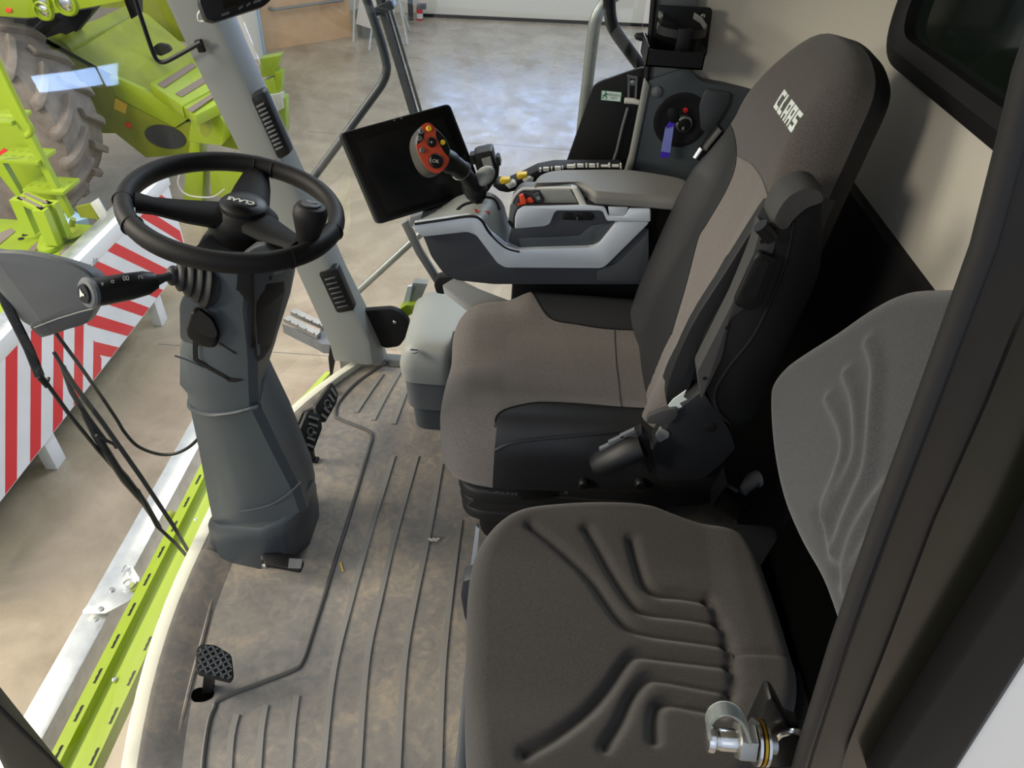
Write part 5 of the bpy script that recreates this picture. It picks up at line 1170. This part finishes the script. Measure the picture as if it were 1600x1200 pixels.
mk('rail', tube([h0+dn*.1, h0, h0.lerp(h1, .5), h1, h1+dn*.1], .045, 8, flat=.5), M.greym, dk)
mk('counter_top', prism([a+V(0, 0, 1.15)-dn*.1, b+V(0, 0, 1.15)-dn*.1, b+V(0, 0, 1.2)-dn*.1, a+V(0, 0, 1.2)-dn*.1], dn*.8), M.hallwall, dk)
hc = thing('hall_column', 'pale grey column beside the wood counter', 'column', A(393, 88, Z=GZ))
mk('shaft', cyl(A(393, 88, Z=GZ), A(393, 88, Z=GZ)+V(0, 0, 3.5), .19, 24), M.hallwall, hc)
mk('guard_strip', bb(A(411, 84, Z=GZ).x-.05, A(411, 84, Z=GZ).x+.05, A(411, 84, Z=GZ).y-.06, A(411, 84, Z=GZ).y, GZ, GZ+1.5), M.bluefilm, hc)
wo = single('wood_panel', 'narrow wood panel behind the hall column', 'panel', prism([A(352, 62, Z=GZ), A(374, 60, Z=GZ), A(374, 60, Z=GZ)+V(0, 0, 1.2), A(352, 62, Z=GZ)+V(0, 0, 1.2)], (0, .05, 0)), M.wood)
ez = thing('display_easel', 'white folding display easel standing beside the counter', 'easel', A(590, 75, Z=GZ))
f0, f1, f2, f3 = A(552, 65, Z=GZ), A(577, 78, Z=GZ), A(637, 70, Z=GZ), A(640, 48, Z=GZ)
top1 = (f0+f1)/2+V(.15, .3, 1.6); top2 = top1+V(.35, .1, 0)
for f, t_ in ((f0, top1+V(-.15, 0, 0)), (f1, top1+V(.28, -.1, 0)), (f2, top1+V(.3, .1, 0)), (f3, top1+V(.1, .15, 0))): mk('leg', tube([f, t_], .018, 8), M.keys, ez)
pa = [AP(x, y, f0.lerp(f1, .5), (f1-f0).cross(V(0, 0, 1)).normalized()) for x, y in ((556, 37), (586, 47), (600, -20), (566, -30))]
mk('board', prism(pa, (0, .03, 0)), M.white, ez)
bi = thing('waste_bin', 'low grey waste bin behind the display easel', 'bin', A(571, 58, Z=GZ))
mk('bin_body', lathe([(.15, 0), (.18, .42), (.165, .42), (.14, .03), (.001, .03)], A(573, 57, Z=GZ), (0, 0, 1), 20), M.greym, bi)
fx = thing('fire_extinguisher', 'small red and white extinguisher on the hall floor by the door post', 'fire extinguisher', A(656, 31, Z=GZ))
mk('bottle', lathe([(.055, 0), (.06, .02), (.06, .22), (.03, .28), (.012, .30)], A(656, 31, Z=GZ), (0, 0, 1), 14), M.red, fx)
mk('label', lathe([(.061, .03), (.061, .12)], A(656, 31, Z=GZ), (0, 0, 1), 14), M.white, fx)
ps_ = thing('door_post', 'dark upright post beside the hall door with a small cable box', 'post', A(642, 31, Z=GZ))
mk('post', cyl(A(642, 31, Z=GZ), A(642, 31, Z=GZ)+V(0, 0, 1.4), .05, 10), M.post, ps_)
mk('cable_box', prism(pp([(651, 7), (665, 7), (665, 15), (651, 15)], Y=14.6), (0, .1, 0)), M.greyd, ps_)
# red and white warning board
XB = -2.9
wbd = thing('warning_board', 'long red and white striped warning board standing on white feet', 'warning board', V(XB, 3.9, GZ))
mk('board', bb(XB-.03, XB, 2.0, 5.32, -1.725, -1.06), M.whitefilm, wbd)
rect = lambda p: clip(clip(p, 0, 1, -1.065), 0, -1, 1.72)
geo = []
for k in range(0, 13):
    c = 2.18+.258*k; w = .118
    p = [(c-z, z) for z in (-1.0, -1.8)]; q = [(c+w-z, z) for z in (-1.8, -1.0)]
    p = clip(clip(rect(p+q), -1, 0, -3.80), 1, 0, 5.30)
    if len(p) > 2: geo.append(prism([V(XB, y, z) for y, z in p], (.0012, 0, 0)))
for k in range(-6, 6):
    c = 4.84-.258*k; w = .118
    p = [(c+.70*z, z) for z in (-1.0, -1.8)]; q = [(c+w+.70*z, z) for z in (-1.8, -1.0)]
    p = clip(clip(rect(p+q), 1, 0, 3.80), -1, 0, -2.02)
    if len(p) > 2: geo.append(prism([V(XB, y, z) for y, z in p], (.0012, 0, 0)))
mk('red_stripes', geo, M.red, wbd, smooth=0)
mk('top_band', bb(XB-.05, XB+.005, 2.0, 5.35, -1.06, -.955), M.white, wbd, bevel=.004)
mk('top_profile', bb(XB-.14, XB-.05, 2.0, 5.35, -1.0, -.95), M.alu, wbd, bevel=.004)
tc_ = A(146, 411, X=XB+.0055)
mk('lettering', text_geo('g.de', tc_, (0, 1, 0), (0, 0, 1), .075, .0008), M.greym, wbd)
for q in ((251, 505), (88, 727)):
    p = A(*q, Z=GZ); mk('foot', bb(p.x-.05, p.x+.03, p.y-.04, p.y+.07, GZ, -1.70), M.white, wbd, bevel=.004)
# lime green platform behind the board
pf = thing('green_platform', 'lime green machine platform with anti slip strips behind the warning board', 'platform', V(-3.6, 3.6, GZ))
mk('deck', bb(-4.4, -3.06, 1.9, 4.55, -1.06, -1.02), M.lime, pf, bevel=.01)
mk('deck_tongue', prism(rnd([p+V(-.16, 0, 0) for p in pp([(100, 375), (112, 360), (125, 357), (140, 368), (145, 375), (120, 400), (95, 398)], Z=-1.015)], .06), (0, 0, .03)), M.lime, pf, bevel=.005)
mk('deck_skirt', bb(-4.35, -3.10, 1.95, 4.5, -1.9, -1.06), M.limed, pf)
for pts in ([(-8, 368), (18, 357), (24, 362), (0, 382)], [(45, 390), (65, 372), (73, 376), (55, 393)], [(62, 393), (80, 378), (88, 382), (75, 396)], [(92, 397), (104, 384), (109, 383), (107, 389), (97, 399)], [(-6, 410), (12, 396), (18, 400), (0, 416)]):
    mk('anti_slip_strip', prism(pp(pts, Z=-1.019), (0, 0, .004)), M.bolster, pf)
for q in ((33, 373), (39, 367)): mk('hole', lathe([(.02, 0), (.02, .002), (.001, .002)], A(*q, Z=-1.019), (0, 0, 1), 12), M.blackm, pf)
mk('hook_pin', tube([p+V(-.13, 0, 0) for p in pp([(141, 372), (141, 350), (143, 344)], Y=4.45)], .02, 8), M.limed, pf)
mk('hook_ring', lathe([(.07, 0), (.09, .02), (.05, .02), (.03, .01)], A(141, 370, Z=-1.0)+V(-.14, 0, 0), (0, 0, 1), 16), M.limed, pf)
sl_ = thing('green_step', 'small lime green step bridge with two anti slip strips on the platform', 'step', A(50, 360, Z=-1.0))
zt_ = -.72
q4 = pp([(24, 310), (40, 297), (83, 316), (64, 329)], Z=zt_)
mk('top_plate', prism(q4, (0, 0, -.04)), M.lime, sl_, bevel=.005)
for i in (0, 2, 3):
    p = q4[i]; c = sum(q4, Vector())/4; p = p.lerp(c, .12); mk('leg', prism([p+V(-.04, -.03, 0), p+V(.04, -.03, 0), p+V(.04, .03, 0), p+V(-.04, .03, 0)], (0, 0, -.255)), M.lime, sl_)
for f in (.22, .68): mk('anti_slip_strip', prism([q4[0].lerp(q4[1], f+(.12 if j in (2, 3) else -.06)).lerp(q4[3].lerp(q4[2], f+(.12 if j in (2, 3) else -.06)), .9 if j in (1, 2) else .1)+V(0, 0, .001) for j in (0, 1, 2, 3)], (0, 0, .004)), M.bolster, sl_)
mk('side_plate', prism([q4[2], q4[3], q4[3]+V(0, 0, -.25), q4[2]+V(.0, 0, -.25)], (-.01, .01, 0)), M.lime, sl_)
ld = thing('access_ladder', 'lime green access ladder with perforated treads in front of the big tyre', 'ladder', A(108, 340, Y=4.7))
YL = 4.72
mk('stringer', prism(pp([(-8, 115), (0, 118), (112, 338), (106, 342), (-10, 128)], Y=YL), (0, .05, 0)), M.lime, ld)
mk('stringer', prism(pp([(-10, 240), (0, 248), (34, 306), (26, 308), (-10, 262)], Y=YL), (0, .05, 0)), M.lime, ld)
mk('riser_panel', prism(pp([(-10, 120), (0, 130), (100, 330), (34, 305), (-10, 240)], Y=YL+.22), (0, .02, 0)), M.lime, ld)
for (x0, y0, x1, y1) in ((-14, 196, 18, 176), (4, 258, 58, 236), (44, 304, 98, 284)):
    a, b = A(x0, y0, Y=YL), A(x1, y1, Y=YL); z = (a.z+b.z)/2
    tr = mk('tread', bb(a.x, b.x, YL-.04, YL+.2, z-.03, z), M.lime, ld, bevel=.004)
    for i in range(5):
        for j in range(2):
            mk('hole', lathe([(.016, 0), (.016, .001), (.0005, .001)], V(a.x+(b.x-a.x)*(.1+.2*i), YL+.03+.09*j, z), (0, 0, 1), 8), M.limed, tr)
mk('handrail', tube(cat(pp([(-10, 80), (0, 104), (22, 150), (40, 186), (48, 200), (47, 208), (40, 212), (36, 208)], Y=YL-.05), 5), .022, 10), M.lime, ld)
mk('red_reflector', prism(pp([(-4, 240), (5, 232), (12, 236), (-4, 245)], Y=YL-.06), (0, .01, 0)), M.red, ld)
# the second machine
cb_ = thing('combine_harvester', 'lime green harvesting machine with dusty tyre parked beyond the windscreen', 'harvester', V(-4.8, 7, GZ))
wc, WRd, WW = V(-4.95, 6.25, -1.02), .97, .74
tp_ = []
ty = mk('tyre', lathe([(.42, -WW/2+.05), (.75, -WW/2), (.88, -WW/2+.06), (.90, -WW/4), (.905, 0), (.90, WW/4), (.88, WW/2-.06), (.75, WW/2), (.42, WW/2-.05)], wc, (0, 1, 0), 48), M.tyre, cb_)
for k in range(20):
    for s in (-1, 1):
        a0 = 2*PI*(k+(.5 if s > 0 else 0))/20; rg = []
        for i in range(6):
            t = i/5; a = a0+t*.24; y = s*(.02+t*(WW/2-.02)); r = .895-.06*max(0, t-.7)/.3
            c = lambda aa, rr, yy: wc+V(-math.cos(aa)*rr, yy, math.sin(aa)*rr)
            w = .055
            rg.append([c(a-w, r-.02, y), c(a+w, r-.02, y), c(a+w*.7, r+.065, y), c(a-w*.7, r+.065, y)])
        mk('lug', loft(rg), M.tyre, ty, bevel=.008, seg=1)
mk('rim', lathe([(.43, -WW/2+.06), (.40, -WW/2+.04), (.36, -.1), (.001, -.08)], wc, (0, 1, 0), 32), M.lime, cb_)
YF = 7.0
fl = pp([(72, 60), (112, 82), (192, 126), (296, 186)], Y=YF)
fr_ = pp([(200, 12), (230, 22), (275, 60), (345, 120)], Y=8.25)
mk('feeder_top', [prism([fl[i], fl[i+1], fr_[i+1], fr_[i]], (0, 0, -.05)) for i in range(3)], M.limed, cb_)
mk('feeder_end', prism([fl[0], fl[3], fl[3]+V(0, 0, -.15), fl[0]+V(0, 0, -.9)], (0, .05, 0)), M.limed, cb_)
g_ = pp([(100, 68), (208, 18), (222, 26), (115, 82)], Y=YF-.02)
mk('cross_flange', prism([A(98, 66, Y=YF), A(210, 10, Y=8.25), A(222, 24, Y=8.25), A(113, 82, Y=YF)], (0, -.02, .05)), M.limed, cb_, bevel=.01)
mk('side_rim', prism(rnd(pp([(168, 118), (183, 153), (273, 200), (297, 184), (237, 146), (192, 126)], Y=YF-.03), .03), (0, .06, 0)), M.lime, cb_, bevel=.01)
mk('side_panel', prism(pp([(180, 152), (160, 192), (228, 246), (310, 240), (296, 190), (272, 200)], Y=YF-.01), (0, .04, 0)), M.limed, cb_)
ov = [A(258+32*math.cos(a)-4*math.sin(a), 214+17*math.sin(a)+8*math.cos(a), Y=YF-.02) for a in [i*2*PI/24 for i in range(24)]]
mk('opening', prism(ov, (0, .01, 0)), M.navy, cb_)
mk('warning_decal', prism(pp([(180, 153), (199, 163), (196, 178), (178, 170)], Y=YF-.02), (0, .005, 0)), M.yellow, cb_)
mk('orange_reflector', lathe([(.03, 0), (.03, .02), (.001, .03)], A(201, 195, Y=YF-.02), (0, -1, 0), 14), M.orange, cb_)
mk('step_platform', prism(pp([(233, 130), (303, 92), (348, 130), (284, 165)], Y=None, Z=A(280, 150, Y=YF-.3).z), (0, 0, -.12)), M.lime, cb_, bevel=.01)
zs = A(280, 150, Y=YF-.3).z
for pts in ([(246, 132), (300, 98), (307, 104), (256, 138)], [(274, 147), (322, 118), (330, 124), (284, 152)], [(292, 172), (332, 146), (338, 150), (300, 176)]):
    mk('anti_slip_strip', prism(pp(pts, Z=zs+.003), (0, 0, .006)), M.bolster, cb_)
mk('lower_step', prism(pp([(286, 166), (350, 132), (366, 150), (305, 180)], Z=zs-.01), (0, 0, -.1)), M.lime, cb_, bevel=.01)
mk('lifting_eye', prism(rnd(pp([(236, 76), (246, 68), (262, 71), (268, 80), (252, 88), (240, 84)], Y=7.6), .03), (0, .05, 0)), M.blackm, cb_)
YB = 6.6
brk = prism(rnd(pp([(300, 176), (334, 170), (350, 190), (348, 228), (294, 222)], Y=YB), .03), (0, .25, 0))
mk('bracket', brk, M.lime, cb_, bevel=.01)
mk('bracket_hole', prism([A(321+9*math.cos(a), 200+14*math.sin(a), Y=YB-.002) for a in [i*2*PI/20 for i in range(20)]], (0, .01, 0)), M.limed, cb_)
mk('coupling', tube(pp([(318, 170), (330, 166), (342, 158)], Y=6.7), .03, 8), M.bolster, cb_)
mk('support_frame', [prism(pp(p, Y=6.7), (0, .2, 0)) for p in ([(290, 258), (318, 256), (316, 320), (286, 316)], [(326, 250), (380, 262), (372, 312), (330, 306)], [(296, 222), (312, 224), (312, 262), (292, 262)])], M.lime, cb_, bevel=.01)
mk('support_beam', prism(pp([(350, 180), (392, 200), (400, 240), (345, 228)], Y=6.9), (0, .1, 0)), M.limed, cb_)
mk('cable_loop', tube(cat(pp([(286, 262), (278, 285), (292, 304), (330, 308), (350, 296)], Y=6.5), 5), .008, 6), M.keys, cb_)
mk('rear_frame', [prism(pp(p, Y=8.0), (0, .15, 0)) for p in ([(405, 92), (438, 86), (429, 118), (408, 122)], [(400, 132), (428, 120), (436, 150), (446, 154), (447, 210), (436, 204), (420, 170)], [(428, 112), (440, 112), (438, 150), (430, 140)])], M.lime, cb_, bevel=.01)
mk('grey_box', prism(pp([(418, 150), (440, 146), (442, 170), (430, 176)], Y=7.95), (0, .1, 0)), M.keys, cb_)
YH = 6.3
mk('cab_roof', prism(rnd(pp([(-30, -60), (215, -60), (200, 0), (150, 10), (45, 29), (0, 26), (-30, 24)], Y=YH), .06), (0, .9, 0)), M.lime, cb_, bevel=.02)
for x, y, r in ((69, 16, .062), (66, 2, .06), (103, 5, .075)):
    lm = mk('work_lamp', lathe([(r*1.35, .0), (r*1.2, .03), (r, .035), (r*.9, .01), (.001, .0)], A(x, y, Y=YH), (0, -1, 0), 20), M.lime, cb_)
    mk('lamp_glass', ball(A(x, y, Y=YH-.01), r*.85, (1, .4, 1), nu=14, nv=8), M.chrome, lm)
mk('amber_lamp', prism(rnd(pp([(7, 12), (18, 13), (19, 20), (9, 20)], Y=YH-.01), .02), (0, .03, 0)), M.orange, cb_, bevel=.006)
mk('cab_underside', [prism(pp([(-20, 26), (45, 30), (150, 12), (110, 60), (60, 75), (20, 80), (-20, 80)], Y=7.2), (0, .1, 0)), prism(pp([(190, -10), (215, -10), (216, 22), (205, 30)], Y=7.2), (0, .1, 0))], M.blackm, cb_)
mk('strut', tube(pp([(48, 62), (90, 22)], Y=6.9), .05, 8), M.blackm, cb_)
mk('hose', tube(cat(pp([(6, 26), (10, 50), (26, 70), (30, 40)], Y=6.8), 5), .04, 8), M.rubber, cb_)
mk('machine_side', prism(pp([(140, 12), (205, -5), (280, -5), (320, 70), (250, 60), (200, 12)], Y=8.6), (0, .1, 0)), M.limed, cb_)
mk('under_frame', prism(pp([(118, 85), (190, 128), (165, 190), (120, 130)], Y=7.3), (0, .1, 0)), M.limed, cb_)
wb3 = thing('white_bracket', 'white angled bracket standing on the warning board frame', 'bracket', A(150, 350, Y=4.7))
mk('plate', prism(pp([(118, 324), (143, 318), (155, 348), (165, 356), (160, 362), (150, 342), (126, 340)], Y=4.72), (0, .02, 0)), M.limed, wb3)
mk('angle', prism(pp([(141, 318), (152, 311), (171, 344), (163, 353)], Y=4.70), (0, .02, 0)), M.white, wb3)
oc = thing('orange_cone', 'orange and white cone on the ground seen through the steering wheel', 'cone', A(235, 310, Y=5.2))
cz = A(236, 303, Y=5.3)
mk('cone', lathe([(.085, -.25), (.035, .05), (.001, .06)], cz, (0, 0, 1), 16), M.orange, oc)
mk('cone_band', lathe([(.05, -.0), (.038, .055)], cz, (0, 0, 1), 16), M.white, oc)
pt = thing('parts_tray', 'grey metal tray standing among the green machine parts', 'tray', A(95, 345, Z=-1.0))
mk('tray', prism(pp([(88, 345), (118, 338), (140, 350), (96, 362)], Z=-1.3), (0, 0, .05)), M.bluefilm, pt)
# ================================================================== LIGHT, WORLD, CAMERA
def emis(name, col, s):
    m = bpy.data.materials.new(name); m.use_nodes = True; nt = m.node_tree; b = nt.nodes['Principled BSDF']
    b.inputs['Base Color'].default_value = (0, 0, 0, 1); b.inputs['Emission Color'].default_value = (*lin(col), 1); b.inputs['Emission Strength'].default_value = s; return m
def area(name, loc, tgt, sx, sy, e, col='ffffff'):
    l = bpy.data.lights.new(name, 'AREA'); l.shape = 'RECTANGLE'; l.size = sx; l.size_y = sy; l.energy = e; l.color = lin(col)
    o = bpy.data.objects.new(name, l); COL.objects.link(o); o.location = loc
    o.rotation_euler = (Vector(tgt)-Vector(loc)).to_track_quat('-Z', 'Y').to_euler(); return o
w = bpy.data.worlds.new('World'); bpy.context.scene.world = w; w.use_nodes = True
bg = w.node_tree.nodes['Background']; bg.inputs['Color'].default_value = (*lin('cfdcf0'), 1); bg.inputs['Strength'].default_value = .75
area('unseen_light', (-6.0, 1.7, 2.3), (.5, 1.5, .9), 2.2, 1.6, 170, 'fff1dc')  # unseen area light standing in for daylight through the front gate
area('unseen_light', (-4.6, -2.4, 2.7), (.5, 1.7, 1.1), 1.1, .8, 125, 'fff3e0')
area('unseen_light', (-7.0, .3, 4.6), (0, 1.3, .6), 3.0, 2.0, 420, 'fff3e2')  # unseen light added to brighten the console and cab floor
area('unseen_light', (-4.0, 1.5, 5.0), (-1.6, 1.5, -2), 2.5, 2.5, 75, 'fff1dc')
area('unseen_light', (-3.0, 7.5, 5.0), (-3.0, 7.0, -2), 4.0, 3.0, 100, 'fff1dc')
area('unseen_light', (1.5, 7.5, 4.5), (.2, 1.8, .6), 4.0, 2.5, 300, 'e4eeff')
area('door_daylight', (-.2, -3.2, 2.9), (0, 1.0, .4), 2.5, 2.0, 8, 'f2f4ff')
cam = bpy.data.cameras.new('Camera'); co_ = bpy.data.objects.new('Camera', cam); COL.objects.link(co_)
cam.sensor_fit = 'HORIZONTAL'; cam.sensor_width = 36; cam.lens = 36*FPX/1600; cam.clip_start = .02; cam.clip_end = 200
cp, sp = math.cos(PITCH), math.sin(PITCH); c, s = math.cos(ROLL), math.sin(ROLL)
right0, up0, back = V(1, 0, 0), V(0, sp, cp), V(0, -cp, sp)
# image axes: scene right -> (c, -s) on the image, scene up -> (s, c)
imr, imu = right0*c+up0*s, up0*c-right0*s
mtx = Matrix((imr, imu, back)).transposed().to_4x4(); mtx.translation = CAM
co_.matrix_world = mtx
sc = bpy.context.scene; sc.camera = co_
sc.view_settings.view_transform = 'Standard'; sc.view_settings.look = 'None'; sc.view_settings.gamma = 1; sc.view_settings.exposure = 0.3
sc.view_settings.use_curve_mapping = False
sc.cycles.max_bounces = 8; sc.cycles.transparent_max_bounces = 12
